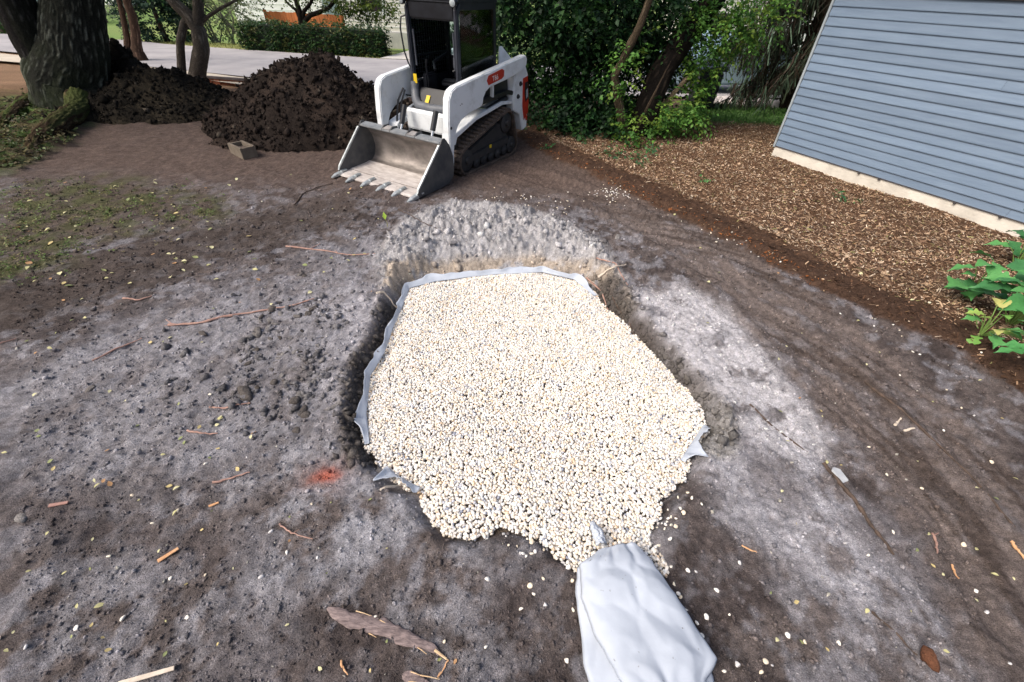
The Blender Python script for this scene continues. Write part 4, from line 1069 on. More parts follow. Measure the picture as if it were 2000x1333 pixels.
# big mossy tree on the left
bt = g(128, 222)
bt = np.array([bt[0] - .15, bt[1] + .45, 0])
TREE = empty('old_tree', bt)
tag(TREE, 'massive old tree with rugged mossy trunk and a leaning second stem', 'tree')
tp = gy(142, 0, bt[1] + .1) - bt
tv = tp / tp[2]
pth = [(0, 0, -.25), tuple(tv * .5 * .6 + np.array([-.05, 0, .2])), tuple(tv * 1.0), tuple(tv * 2.0), tuple(tv * 3.0 + np.array([-.3, .1, 0])), tuple(tv * 4.6 + np.array([-.9, .2, 0]))]
link('trunk', trunk_mesh('trunk', pth, [.56, .52, .40, .36, .34, .28], M_BARK, 170, 210, .040, [(3.1, .55, .75), (2.3, .32, .5), (1.5, .30, .4), (.7, .28, .4), (0.0, .3, .5), (4.4, .25, .4)], 3, 46, (lin(52, 62, 38), .75, .9), (lin(42, 43, 39), lin(122, 126, 116))), TREE)
s0, s1, s2 = gy(95, 130, bt[1] - .05) - bt, gy(48, 45, bt[1] - .15) - bt, gy(14, -25, bt[1] - .2) - bt
link('leaning_stem', trunk_mesh('leaning_stem', [tuple(s0 + np.array([.25, .1, -.5])), tuple(s0), tuple(s1), tuple(s2), tuple(s2 + (s2 - s1) * 2.2 + np.array([0, 0, .8]))], [.32, .30, .27, .25, .19], M_BARK, 90, 120, .02, None, 9, 20, (lin(50, 60, 38), .4, 1.5), (lin(36, 34, 34), lin(78, 76, 76))), TREE)
r0, r1, r2, r3 = g(165, 235) - bt, g(128, 262) - bt, g(85, 292) - bt, g(38, 330) - bt
link('surface_root', trunk_mesh('surface_root', [tuple(r0 + np.array([-.25, .4, .25])), tuple(r0 + np.array([0, 0, .16])), tuple(r1 + np.array([0, 0, .14])), tuple(r2 + np.array([0, 0, .10])), tuple(r3 + np.array([0, 0, -.05]))], [.20, .15, .15, .12, .03], M_BARK, 70, 120, .05, None, 14, 12, (lin(84, 100, 54), .6, 3.0), (lin(56, 45, 34), lin(112, 98, 74))), TREE)
rr0, rr1, rr2 = g(60, 215) - bt, g(20, 250) - bt, g(-40, 290) - bt
link('surface_root', trunk_mesh('surface_root', [tuple(rr0 + np.array([.3, .3, .2])), tuple(rr0 + np.array([0, 0, .10])), tuple(rr1 + np.array([0, 0, .08])), tuple(rr2 + np.array([0, 0, -.06]))], [.16, .12, .10, .03], M_BARK, 60, 90, .04, None, 18, 12, (lin(84, 108, 52), .9, 3.0), (lin(60, 50, 38), lin(100, 86, 64))), TREE)
GD = [lin(50, 78, 40), lin(66, 98, 48), lin(40, 64, 36), lin(86, 116, 56)]
crown('crown', TREE, [((.2, -.4, 4.6), (2.6, 2.4, 1.0), 420), ((2.6, .6, 4.7), (2.4, 2.0, .9), 340), ((-2.5, .3, 4.6), (2.2, 2.2, 1.0), 260), ((0, 2.6, 4.8), (3, 1.8, 1.1), 240), ((1, .5, 6.2), (3.2, 3, 1.2), 300)], .15, .7, GD, 61, .3, 8)

def fork_tree(name, label, base, stems, tints, cat='tree', crown_blobs=None, leaf=.08, seed=5, ridge=.01, reach=.4, leaf_t=None):
    root = empty(name, base); tag(root, label, cat)
    for i, (nm, pts, rads) in enumerate(stems):
        link(nm, trunk_mesh(nm, [tuple(np.array(p) - base) for p in pts], rads, M_BARK, 40, 80, ridge, None, seed + i, 14, None, tints), root)
    if crown_blobs:
        crown('crown', root, [(np.array(c) - base, r_, n_) for c, r_, n_ in crown_blobs], leaf, reach, leaf_t or GD, seed, .35, 8)
    return root
Y1 = 11.6
b1 = gy(385, 172, Y1); b1[2] = base_h(0, Y1)
q = lambda px, py, y=Y1: gy(px, py, y)
fork_tree('twin_tree', 'grey twin-stemmed small tree standing between the two dirt piles', b1, [
    ('trunk', [q(382, 176), q(388, 130), q(394, 95), q(388, 60), q(372, 35), q(345, 10), q(318, -20), q(270, -90)], [.20, .17, .165, .16, .14, .11, .09, .05]),
    ('second_stem', [q(356, 160, Y1 - .1), q(354, 120, Y1 - .1), q(352, 80, Y1 - .1), q(360, 45), q(372, 30)], [.10, .088, .082, .08, .07]),
    ('limb', [q(385, 52), q(388, 25), q(386, -5), q(392, -60)], [.12, .105, .10, .07]),
    ('pale_branch', [q(394, 42), q(410, 30), q(432, 16), q(455, 4), q(490, -20)], [.045, .032, .028, .022, .014])], (lin(92, 86, 80), lin(156, 148, 138)), seed=21,
    crown_blobs=[(q(330, -120), (1.4, 1.2, .5), 120), (q(430, -150), (1.5, 1.3, .6), 120)], leaf=.09)
Y2 = 17.0
b2 = gy(272, 114, Y2); b2[2] = base_h(0, Y2)
q = lambda px, py, y=Y2: gy(px, py, y)
fork_tree('street_tree', 'slim brown forked tree beside the street behind the slumped dirt pile', b2, [
    ('trunk', [q(276, 118), q(268, 100), q(264, 60), q(258, 30), q(248, 5), q(240, -40)], [.22, .15, .13, .12, .10, .08]),
    ('second_stem', [q(250, 110), q(248, 75), q(242, 40), q(236, 15), q(226, -20)], [.11, .09, .085, .07, .05])], (lin(70, 56, 48), lin(128, 104, 90)), seed=33,
    crown_blobs=[(q(250, -90), (2.2, 1.6, .8), 120)], leaf=.14, reach=.6)

# ---------------------------------------------------------------- leafy thicket to the right of the loader
EB = g(1225, 272); EB = np.array([EB[0], EB[1] + .1, 0.02])
q = lambda px, py, y: gy(px, py, y)
ELM = empty('elm_thicket', EB)
tag(ELM, 'dense green multi-stemmed tree with dark leaning trunk behind the track loader', 'tree')
for i, (nm, pts, rads, tt) in enumerate([
    ('trunk', [q(1245, 275, 8.3), q(1265, 210, 8.4), q(1292, 140, 8.6), q(1335, 75, 8.8), q(1385, 10, 9.0), q(1440, -70, 9.2), q(1480, -160, 9.3)], [.26, .22, .20, .20, .19, .16, .1], (lin(30, 27, 25), lin(76, 66, 58))),
    ('stem', [q(1222, 282, 8.0), q(1212, 220, 8.0), q(1200, 150, 8.0), q(1225, 100, 8.0), q(1250, 50, 8.0), q(1272, -10, 8.0), q(1290, -80, 8)], [.09, .075, .065, .06, .058, .05, .03], (lin(76, 66, 54), lin(150, 134, 114))),
    ('stem', [q(1240, 260, 7.9), q(1262, 215, 7.8), q(1280, 180, 7.8), q(1310, 120, 8.2)], [.03, .018, .014, .004], (lin(70, 60, 50), lin(120, 104, 90))),
    ('stem', [q(1290, 215, 8.6), q(1318, 180, 8.6), q(1345, 150, 8.6)], [.05, .04, .03], (lin(140, 124, 100), lin(200, 186, 160)))]):
    link(nm, trunk_mesh(nm, [tuple(np.array(p) - EB) for p in pts], rads, M_BARK, 48, 90, .012 if i else .02, None, 40 + i, 14, None, tt), ELM)
def C(px, py, y): return gy(px, py, y) - EB
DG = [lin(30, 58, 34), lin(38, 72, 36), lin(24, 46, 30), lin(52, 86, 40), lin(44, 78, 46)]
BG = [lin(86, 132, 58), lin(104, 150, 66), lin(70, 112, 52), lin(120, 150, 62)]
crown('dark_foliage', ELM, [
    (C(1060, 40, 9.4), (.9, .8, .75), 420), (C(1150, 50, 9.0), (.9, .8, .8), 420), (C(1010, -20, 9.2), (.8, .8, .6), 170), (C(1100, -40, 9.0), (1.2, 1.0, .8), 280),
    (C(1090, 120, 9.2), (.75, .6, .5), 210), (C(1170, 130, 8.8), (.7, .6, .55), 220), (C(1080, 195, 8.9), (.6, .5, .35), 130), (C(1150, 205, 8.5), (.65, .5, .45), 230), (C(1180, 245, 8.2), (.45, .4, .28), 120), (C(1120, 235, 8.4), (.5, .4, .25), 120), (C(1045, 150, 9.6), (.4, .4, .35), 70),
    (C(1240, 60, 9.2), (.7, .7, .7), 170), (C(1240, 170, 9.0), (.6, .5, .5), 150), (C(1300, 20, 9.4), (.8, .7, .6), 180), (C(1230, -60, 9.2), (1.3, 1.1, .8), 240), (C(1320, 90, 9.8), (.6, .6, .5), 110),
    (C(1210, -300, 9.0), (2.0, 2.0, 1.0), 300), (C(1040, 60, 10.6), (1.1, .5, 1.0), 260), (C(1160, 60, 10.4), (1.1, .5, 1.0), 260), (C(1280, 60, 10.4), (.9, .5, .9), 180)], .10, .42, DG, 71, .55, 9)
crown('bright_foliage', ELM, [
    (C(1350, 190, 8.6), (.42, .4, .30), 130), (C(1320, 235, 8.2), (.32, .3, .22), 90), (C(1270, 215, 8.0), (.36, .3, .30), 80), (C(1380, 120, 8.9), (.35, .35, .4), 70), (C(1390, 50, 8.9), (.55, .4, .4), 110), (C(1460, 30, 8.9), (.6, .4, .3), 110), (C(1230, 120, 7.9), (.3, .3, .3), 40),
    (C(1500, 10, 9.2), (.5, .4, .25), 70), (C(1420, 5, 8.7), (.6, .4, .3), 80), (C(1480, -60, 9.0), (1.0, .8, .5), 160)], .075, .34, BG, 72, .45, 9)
dry = np.array([lin(150, 120, 80), lin(120, 92, 60), lin(180, 150, 96)])
crown('dry_leaves', ELM, [(C(1235, 262, 7.9), (.24, .2, .2), 36)], .05, .2, dry, 73, .9, 6)

# small weeds at the foot of the thicket
wl = ['low green weed sprouting from the mulch below the thicket', 'bluish green weed clump in the mulch nearer the tracks', 'tiny green sprout at the rust brown mulch edge', 'green weed beside the bigger clumps below the thicket', 'small weed in the open mulch between thicket and house', 'green sprig growing against the concrete foundation']
for i, (px, py, s) in enumerate([(1195, 305, 1.0), (1242, 318, .9), (1072, 292, .4), (1275, 300, .8), (1370, 355, .4), (1652, 392, .5)]):
    c = g(px, py, .05); root = empty('weed', c); tag(root, wl[i], 'weed')
    cc = np.zeros((max(3, int(14 * s)), 3)); cc[:, :2] = rng.normal(0, .09 * s, (len(cc), 2)); cc[:, 2] = .02
    v, f, t = sprays(cc, 1, .16, .055, -.35, 80 + i, np.array([lin(70, 120, 66), lin(84, 134, 76), lin(60, 104, 70)]), 6)
    link('leaves', npmesh('leaves', v, f, M_LEAF, t), root)

# ---------------------------------------------------------------- spruce with drooping boughs
SB = np.array([6.7, 12.0, base_h(0, 12.0)])
SPR = empty('spruce_tree', SB); tag(SPR, 'dark spruce with long drooping boughs beside the blue house', 'tree')
link('trunk', trunk_mesh('trunk', [(0, 0, -.1), (.05, 0, 2), (0, .05, 5), (0, 0, 8)], [.24, .2, .14, .05], M_BARK, 40, 60, .015, None, 77, 14, None, (lin(44, 36, 30), lin(90, 76, 64))), SPR)
rs = np.random.default_rng(5)
bough = MB(); NV = []; NF = []; NT = []; off = 0
ST_V = np.array([[-.5, 0, 0], [.5, 0, 0], [.28, 0, -1], [-.28, 0, -1]], float); ST_F = np.array([[0, 1, 2], [0, 2, 3]])
pts = []
for i in range(105):
    a = rs.uniform(0, 2 * np.pi); h = rs.uniform(.9, 5.5); Ln = rs.uniform(1.5, 2.9) * (1 - h / 9)
    t = np.linspace(0, 1, 14)
    dr = rs.uniform(.25, .65)
    P = np.stack([np.cos(a) * Ln * t, np.sin(a) * Ln * t, h - dr * Ln * t ** 1.2 + .25 * Ln * np.clip(t - .75, 0, 1)], -1)
    P += rs.normal(0, .015, P.shape)
    bough.tube(P, list(np.linspace(.03, .006, 14)), 5)
    for p, tt in zip(P[3:], t[3:]):
        for _ in range(7): pts.append(np.append(p + rs.normal(0, .06, 3), tt))
bough.build('boughs', pmat('spruce_wood', lin(54, 44, 38), lin(84, 72, 62), 12, .95), SPR)
pts = np.array(pts); n = len(pts)
ln_ = rs.uniform(.15, .5, n)
S = np.stack([rs.uniform(.012, .035, n), np.ones(n), ln_], -1)
tt = np.array([lin(50, 58, 46), lin(66, 76, 58), lin(48, 46, 38), lin(100, 124, 102), lin(64, 54, 44)])[rs.integers(0, 5, n)] * rs.normal(1, .15, (n, 1))
v, f, t = scatter(ST_V, ST_F, pts[:, :3], rot_np(n, .3, rs), S, .05, np.clip(tt, .005, .5))
v2, f2, t2 = scatter(ST_V, ST_F, pts[:, :3], rot_np(n, .3, rs), S, .05, np.clip(tt, .005, .5))
link('needles', npmesh('needles', np.vstack([v, v2]), np.vstack([f, f2 + len(v)]), amat('spruce_needles', rough=.8, nscale=30, transl=.15), np.vstack([t, t2])), SPR)
# ---------------------------------------------------------------- across the street
def zb(y): return float(base_h(0.0, y))
# clipped hedge: dark core with leaf faces
def hedge(name, A, B, dep, hgt, label, cnt, seed, tints):
    A, B = np.array(A), np.array(B); d = B - A; L = np.linalg.norm(d); d /= L; nrm = np.array([-d[1], d[0]])
    zc = zb((A[1] + B[1]) / 2)
    root = empty(name, ((A + B)[0] / 2, (A + B)[1] / 2, zc), math.atan2(d[1], d[0])); tag(root, label, 'hedge')
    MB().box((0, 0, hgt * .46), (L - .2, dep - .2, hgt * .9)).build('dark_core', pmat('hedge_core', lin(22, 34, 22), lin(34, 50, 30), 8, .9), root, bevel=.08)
    r = np.random.default_rng(seed)
    P = np.column_stack([r.uniform(-L / 2, L / 2, cnt), r.uniform(-dep / 2, dep / 2, cnt), r.uniform(.05, hgt, cnt)])
    f = r.integers(0, 6, cnt)
    P[f < 3, 1] = -dep / 2 + r.uniform(-.02, .08, (f < 3).sum()); P[f == 3, 2] = hgt + r.uniform(-.07, .05, (f == 3).sum())
    P[f == 4, 0] = np.sign(r.uniform(-1, 1, (f == 4).sum())) * (L / 2 + r.uniform(-.08, .02, (f == 4).sum()))
    P[:, 1] += (fbm(P[:, 0] * 1.5, P[:, 2] * 1.5, 0, 3) - .5) * .2; P[:, 2] += (P[:, 2] > hgt - .1) * (fbm(P[:, 0] * 1.2, 2.0, 3, 3) - .5) * .22
    v, fc, t = sprays(P, 1, .16, .085, 0.0, seed, np.array(tints), 5)
    link('foliage', npmesh('foliage', v, fc, M_LEAF, t), root)
hedge('clipped_hedge', (-11.7, 21.7), (-5.62, 20.9), 1.1, .98, 'long dark green clipped hedge across the street', 2600, 91, [lin(34, 66, 34), lin(44, 80, 38), lin(28, 54, 32), lin(60, 90, 44), lin(86, 92, 48)])
hedge('clipped_hedge', (-4.0, 20.9), (-2.2, 20.8), 1.1, 1.0, 'short hedge section beyond the walkway behind the loader cab', 700, 92, [lin(38, 76, 36), lin(48, 92, 40), lin(28, 54, 32)])

# cedar fence, boards one by one
M_CED = [pmat('cedar_board', lin(196, 120, 70) * k, lin(176, 100, 56) * k, 3, .8, stretch=(4, 4, .5)) for k in (1.0, .9, 1.1)]
fa, fb = gy(515, 22, 25.5), gy(668, 28, 24.5)
FEN = empty('cedar_fence', (fa[0], fa[1], zb(25.5))); tag(FEN, 'orange cedar privacy fence standing behind the clipped hedge', 'fence')
fd = (fb - fa)[:2]; FL = np.linalg.norm(fd); fyaw = math.atan2(fd[1], fd[0]); FEN.rotation_euler = (0, 0, fyaw)
nbd = int(FL / .15)
fh = fa[2] - zb(25.5)
bme = [MB().box((0, 0, fh / 2), (.142, .022, fh)).mesh('fence_board', m) for m in M_CED]
for i in range(nbd):
    o = link('fence_board', bme[i % 3 if i % 5 else 1], FEN); o.location = (i * .15 + .07, random.gauss(0, .004), random.gauss(0, .012))
for xx in (0.0, FL / 2, FL - .05):
    MB().box((xx, .06, fh / 2), (.1, .1, fh + .12)).build('fence_post', M_CED[1], FEN)
for zz in (.35, fh - .3): MB().box((FL / 2, .04, zz), (FL, .04, .09)).build('fence_rail', M_CED[1], FEN)

# pale house across the street
M_CREAM = pmat('cream_siding', lin(226, 222, 214), lin(238, 235, 230), 2, .8)
M_WTRIM = pmat('white_trim', lin(240, 242, 244), None, 3, .6)
M_WIN = pmat('dark_window', lin(40, 36, 44), lin(58, 52, 56), 3, .2)
M_GREYB = pmat('grey_masonry', lin(170, 170, 168), lin(190, 190, 186), 3, .9)
def house(name, label, px0, px1, y, top, rows, wins, mat, base_mat=None):
    a, b = gy(px0, 60, y), gy(px1, 60, y)
    z0 = zb(y); w = b[0] - a[0]
    root = empty(name, ((a[0] + b[0]) / 2, y, z0)); tag(root, label, 'house')
    MB().box((0, 2.5, top / 2), (w, 5, top)).build('wall', mat, root)
    if base_mat: MB().box((0, -.03, .35), (w + .02, .1, .7)).build('masonry_base', base_mat, root)
    sd = MB().box((0, -.012, 0), (w, .02, .03)).mesh('siding_course', M_WTRIM)
    for i in range(rows):
        o = link('siding_course', sd, root); o.location = (0, 0, .75 + i * (top - .9) / rows)
    for (x0, x1, z0w, z1w) in wins:
        f = MB().box(((x0 + x1) / 2, -.03, (z0w + z1w) / 2), (x1 - x0, .05, z1w - z0w)).build('window', M_WTRIM, root)
        MB().box(((x0 + x1) / 2, -.06, (z0w + z1w) / 2 + .04), (x1 - x0 - .2, .03, z1w - z0w - .26)).build('pane', M_WIN, f)
    rr = MB(); rr.prism([(-w / 2 - .5, top), (w / 2 + .5, top), (0, top + 2.2)], -.5, 5.5)
    rr.build('roof', M_SHING, root)
    return root
def wpos(px, py, y, cx): p = gy(px, py, y); return p[0] - cx, p[2] - zb(y)
yh = 28.0
cxh = (gy(672, 60, yh)[0] + gy(960, 60, yh)[0]) / 2
w0, w1 = wpos(697, -30, yh, cxh), wpos(752, 31, yh, cxh)
house('pale_house', 'pale cream house with dark front window behind the hedge', 672, 960, yh, 3.4, 12, [(w0[0], w1[0], w1[1], w0[1])], M_CREAM, M_GREYB)
house('pale_house', 'plain white house wall showing above the cedar fence', 470, 640, 36.0, 4.0, 10, [], M_WTRIM)
house('pale_house', 'distant pale building glimpsed past the old leaning trunk', -260, 75, 42.0, 3.6, 8, [(-8, -5, 1.0, 2.4), (2, 5, 1.0, 2.4)], M_WTRIM)
house('pale_house', 'far white block standing in for sky between the old trunk and the street tree', 150, 275, 60.0, 5.0, 6, [], M_WTRIM)  # added white block in place of the pale sky and haze there
house('pale_house', 'cream house wall seen between thicket and spruce', 1330, 1480, 26.0, 3.2, 10, [(-1.2, .4, 1.0, 2.0)], M_CREAM)
house('pale_house', 'white house beyond the spruce', 1500, 1800, 30.0, 3.4, 10, [], M_WTRIM)

# dark branching tree behind the hedge
yt = 23.2
q = lambda px, py, y=yt: gy(px, py, y)
bB = q(588, 50); bB[2] = zb(yt)
fork_tree('orchard_tree', 'dark spreading bare-stemmed tree rising behind the clipped hedge', bB, [
    ('trunk', [np.array([bB[0], yt, bB[2] - .1]), q(588, 42), q(586, 25), q(580, 8), q(572, -30)], [.16, .14, .12, .1, .05]),
    ('limb', [q(592, 44), q(606, 30), q(625, 24), q(642, 16), q(655, 0), q(670, -40)], [.11, .09, .08, .075, .07, .04]),
    ('limb', [q(590, 40), q(594, 22), q(606, 8), q(618, -20)], [.09, .07, .06, .04]),
    ('limb', [q(586, 38), q(578, 20), q(560, 5), q(545, -20)], [.07, .055, .045, .03])], (lin(30, 26, 24), lin(66, 58, 52)), seed=55,
    crown_blobs=[(q(600, -30), (1.8, 1.0, .55), 150), (q(680, -8), (1.0, .8, .55), 130), (q(725, 0), (1.2, .8, .55), 170), (q(755, 14), (.6, .5, .35), 50), (q(650, 15), (.5, .5, .3), 26)], leaf=.13, reach=.5,
    leaf_t=[lin(74, 96, 34), lin(60, 84, 34), lin(100, 116, 44), lin(50, 64, 32)])
# dark conifer, pale willow scrub
yc = 24.0
q = lambda px, py, y=yc: gy(px, py, y)
cB = q(318, 62); cB[2] = zb(yc)
CON = empty('dark_conifer', cB); tag(CON, 'dark blue green conifer shrub on the lawn across the street', 'tree')
MB().tube([(0, 0, 0), (0, 0, 2.6)], [.12, .05], 8).build('trunk', pmat('conifer_wood', lin(60, 48, 40), lin(80, 66, 54), 6, .9), CON)
crown('crown', CON, [((0, 0, .9), (1.5, 1.2, .9), 520), ((0, 0, 2.2), (1.7, 1.2, 1.0), 520), ((1.3, .2, 1.5), (1.0, .8, 1.1), 260)], .15, .4, [lin(26, 54, 40), lin(20, 42, 32), lin(36, 66, 48)], 95, .3, 7)
for i, (px, lab) in enumerate([(425, 'loose grey green willow scrub on the lawn beside the pale branch'), (470, 'grey green willow scrub touching the end of the hedge')]):
    wB = gy(px, 75, 25.0); wB[2] = zb(25.0)
    W = empty('willow_scrub', wB); tag(W, lab, 'shrub')
    for k in range(5): MB().tube([(random.gauss(0, .2), 0, 0), (random.gauss(0, .5), 0, 1.0), (random.gauss(0, 1.3), 0, 2.4)], [.05, .04, .02], 6).build('stem', pmat('willow_wood', lin(150, 144, 136), lin(176, 170, 160), 6, .9), W)
    crown('crown', W, [((0, 0, 1.3), (1.5, .8, 1.0), 230), ((.2, 0, 2.6), (1.6, .8, .8), 200)], .12, .5, [lin(120, 136, 104), lin(140, 150, 116), lin(100, 122, 88)], 97 + i, .5, 8)
for i, (px, y, sz, lab) in enumerate([(215, 40, 3.0, 'pale distant broadleaf tree seen between old trunk and street tree'), (5, 30, 2.0, 'green shrub across the street beyond the leaning stem'), (30, 34, 2.4, 'taller green tree far beyond the leaning stem')]):
    wB = gy(px, 60, y); wB[2] = zb(y)
    W = empty('distant_tree', wB); tag(W, lab, 'tree')
    MB().tube([(0, 0, 0), (0.1, 0, sz)], [.15, .08], 8).build('trunk', pmat('distant_wood', lin(90, 80, 70), lin(110, 98, 88), 6, .9), W)
    crown('crown', W, [((0, 0, sz * .55), (sz * .8, sz * .5, sz * .38), 200)], .2, .6, [[lin(150, 160, 132), lin(168, 176, 148)], [lin(60, 88, 50), lin(72, 102, 58)], [lin(62, 84, 56), lin(74, 98, 64)]][i], 110 + i, .4, 7)

# low timber rail with post
RA, RB = gy(330, 143, 12.9), gy(520, 151, 12.4)
M_TIM = pmat('red_timber', lin(146, 84, 56), lin(112, 64, 46), 6, .85, stretch=(.6, 4, 4)); M_TIMG = pmat('weathered_timber', lin(70, 62, 64), lin(92, 84, 84), 6, .9)
RL = empty('timber_rail', (RA[0], RA[1], zb(12.9))); tag(RL, 'low reddish timber rail with square posts between the small tree and the tall dirt pile', 'fence')
rd = (RB - RA)[:2]; rl = np.linalg.norm(rd); RL.rotation_euler = (0, 0, math.atan2(rd[1], rd[0]))
rz = RA[2] - zb(12.9)
MB().box((rl / 2, 0, rz - .03), (rl, .12, .05)).build('top_rail', M_TIMG, RL, bevel=.006)
nb_ = int(rl / .105)
sl = MB().box((0, 0, 0), (.09, .03, .13)).mesh('rail_block', M_TIM)
for i in range(nb_):
    o = link('rail_block', sl, RL); o.location = (.06 + i * .105, random.gauss(0, .004), rz - .125)
for f in (.06, .5, .94): MB().box((rl * f, .01, rz / 2 - .08), (.13, .13, rz + .04)).build('post', M_TIM, RL, bevel=.008)

# parked car and bin glimpsed past the thicket
CAR = empty('parked_car', (5.9, 14.6, zb(14.6) + .06), math.radians(8)); tag(CAR, 'silver blue parked car half hidden behind spruce boughs', 'car')
M_CAR = pmat('silver_blue_paint', lin(168, 196, 212), lin(176, 204, 220), 3, .25, metal=.3, coat=.5)
prof = [(-2.1, .25), (-2.15, .6), (-2.0, .85), (-1.2, .92), (-.6, 1.38), (.9, 1.42), (1.6, .98), (2.1, .9), (2.15, .5), (2.1, .25)]
MB().prism(prof, -.85, .85).build('body', M_CAR, CAR, bevel=.06, smooth=True)
for s in (-1, 1):
    MB().prism([(-1.05, .95), (-.52, 1.32), (.15, 1.34), (.15, .95)], s * .852, s * .86).build('side_window', M_WIN, CAR)
    MB().prism([(.22, .95), (.22, 1.34), (.85, 1.35), (1.42, .98)], s * .852, s * .86).build('side_window', M_WIN, CAR)
    for xx in (-1.3, 1.3):
        w = MB().lathe([(0, .2), (.01, .33), (.2, .33), (.21, .28), (.215, .18)], (xx, s * .68, .33), (0, s, 0), 22).build('wheel', M_RUB, CAR, smooth=True)
        MB().lathe([(.216, .19), (.225, .18), (.228, .02)], (xx, s * .68, .33), (0, s, 0), 18).build('rim', M_CHROME, w, smooth=True)
    MB().box((-2.10, s * .68, .74), (.10, .24, .16)).build('tail_light', M_RED, CAR, bevel=.02)
bb = gy(1366, 205, 11.4)
BIN = empty('wheeled_bin', (bb[0], bb[1], zb(11.4))); tag(BIN, 'black wheeled bin behind the bright lower leaves of the thicket', 'bin')
MB().box((0, 0, .42), (.46, .5, .72), taper=1.15).build('body', M_BLACK, BIN, bevel=.03)
MB().prism([(-.30, .80), (-.30, .83), (.26, .92), (.32, .86), (.32, .80)], -.3, .3).build('lid', M_BLACK, BIN, bevel=.015)
for s in (-1, 1): MB().lathe([(0, .05), (.005, .1), (.05, .1), (.055, .05)], (-.2, s * .22, .1), (0, s, 0), 16).build('wheel', M_RUB, BIN)
# white stones edging the far bed
M_ROCK = amat('white_rock', rough=.8, nscale=12, lo=.85, hi=1.1, bump=.4, bscale=20, dist=.02)
rme = []
for i in range(5):
    V, Fc = ICO2; W = V * np.array([.17, .13, .10]) * (1 + rng.normal(0, .1, (len(V), 1))); rme.append(npmesh('bed_stone', W, Fc, M_ROCK, np.broadcast_to(lin(226, 218, 214), V.shape), smooth=True))
for i in range(34):
    px = 1385 + i * 4.6 + random.gauss(0, 3); p = gy(px, random.uniform(186, 200), 12.2 + random.uniform(-.2, .4))
    o = link('bed_stone', random.choice(rme)); o.location = (p[0], p[1], zb(p[1]) + .05); o.rotation_euler = (0, 0, random.uniform(0, 6)); s = random.uniform(.6, 1.3); o.scale = (s, s, s)
    tag(o, 'white stone in the row edging the lawn below the spruce', 'stone', 'white stones edging the lawn')
# ---------------------------------------------------------------- soil crumbs over the worked ground
def crumbs():
    n = 64000
    u = rng.random(n)
    yy = 0.15 + 5.2 * u ** 1.5; xx = rng.uniform(-1, 1, n) * (1.5 + .95 * yy)
    d = sdf(xx, yy, PIT); k = (d > 0.012) & (sdf(xx, yy, MUL) > -.25)
    ncl = 900
    cx_, cy_ = rng.uniform(-1.3, 1.6, ncl), rng.uniform(2.9, 4.8, ncl)
    kc = (sdf(cx_, cy_, CLAY) < .08) & (sdf(cx_, cy_, PIT) > .03)
    # clots where the left heap of broken soil lies
    c0 = g(565, 690)[:2]
    hx, hy = c0[0] + rng.normal(0, .34, 1500), c0[1] + rng.normal(0, .34, 1500)
    kh = (sdf(hx, hy, PIT) > .03) & (fbm(hx * 5, hy * 5, 3, 3) > .5)
    tl = [g(740, 885)[:2], g(725, 860)[:2], g(1190, 560)[:2], g(1215, 590)[:2], g(1160, 540)[:2], g(1300, 690)[:2], g(700, 790)[:2], g(735, 700)[:2]]
    ex = np.concatenate([t[0] + rng.normal(0, .06, 110) for t in tl]); ey = np.concatenate([t[1] + rng.normal(0, .06, 110) for t in tl])
    for ln_ in (LIP_R, LIP_L):
        q_ = resample(ln_, 700); ex = np.concatenate([ex, q_[:, 0] + rng.normal(0, .06, 700)]); ey = np.concatenate([ey, q_[:, 1] + rng.normal(0, .06, 700)])
    ke = sdf(ex, ey, PIT) > .02
    X = np.concatenate([xx[k], cx_[kc], hx[kh], ex[ke]]); Y = np.concatenate([yy[k], cy_[kc], hy[kh], ey[ke]])
    kind = np.concatenate([np.zeros(k.sum()), np.ones(kc.sum()), np.full(kh.sum(), 2), np.full(ke.sum(), 3)])
    H, Cc = ground_fields(X, Y)
    m = len(X)
    sz = rng.gamma(1.5, .0016, m).clip(.0010, .011) * (1 + .25 * Y.clip(0, 3))
    sz = np.where(kind == 1, rng.gamma(2, .007, m).clip(.005, .045), sz); sz = np.where(kind == 2, rng.gamma(1.8, .006, m).clip(.003, .03), sz); sz = np.where(kind == 3, rng.gamma(2, .006, m).clip(.004, .03), sz)
    S = sz[:, None] * np.stack([rng.uniform(.9, 1.5, m), rng.uniform(.7, 1.1, m), rng.uniform(.5, .9, m)], -1)
    tn = Cc * rng.uniform(.8, 1.9, (m, 1))
    tn = np.where((kind == 2)[:, None], Cc * .5 + lin(96, 94, 92) * .5 * rng.uniform(.5, 1.5, (m, 1)), tn)
    tn = np.where((kind == 3)[:, None], Cc * .5 + lin(96, 92, 87) * .5 * rng.uniform(.7, 1.6, (m, 1)), tn)
    tn = np.where((rng.random((m, 1)) < .012) & (kind == 0)[:, None], lin(200, 196, 186), tn)
    V, Fc, T = scatter(*OCTA, np.stack([X, Y, H + S[:, 2] * .35], -1), rot_np(m), S, .26, np.clip(tn, .01, .8))
    tag(link('soil_crumbs', npmesh('soil_crumbs', V, Fc, soil, T)), 'loose crumbs of soil strewn over the graded ground', 'soil', kind='stuff')
crumbs()

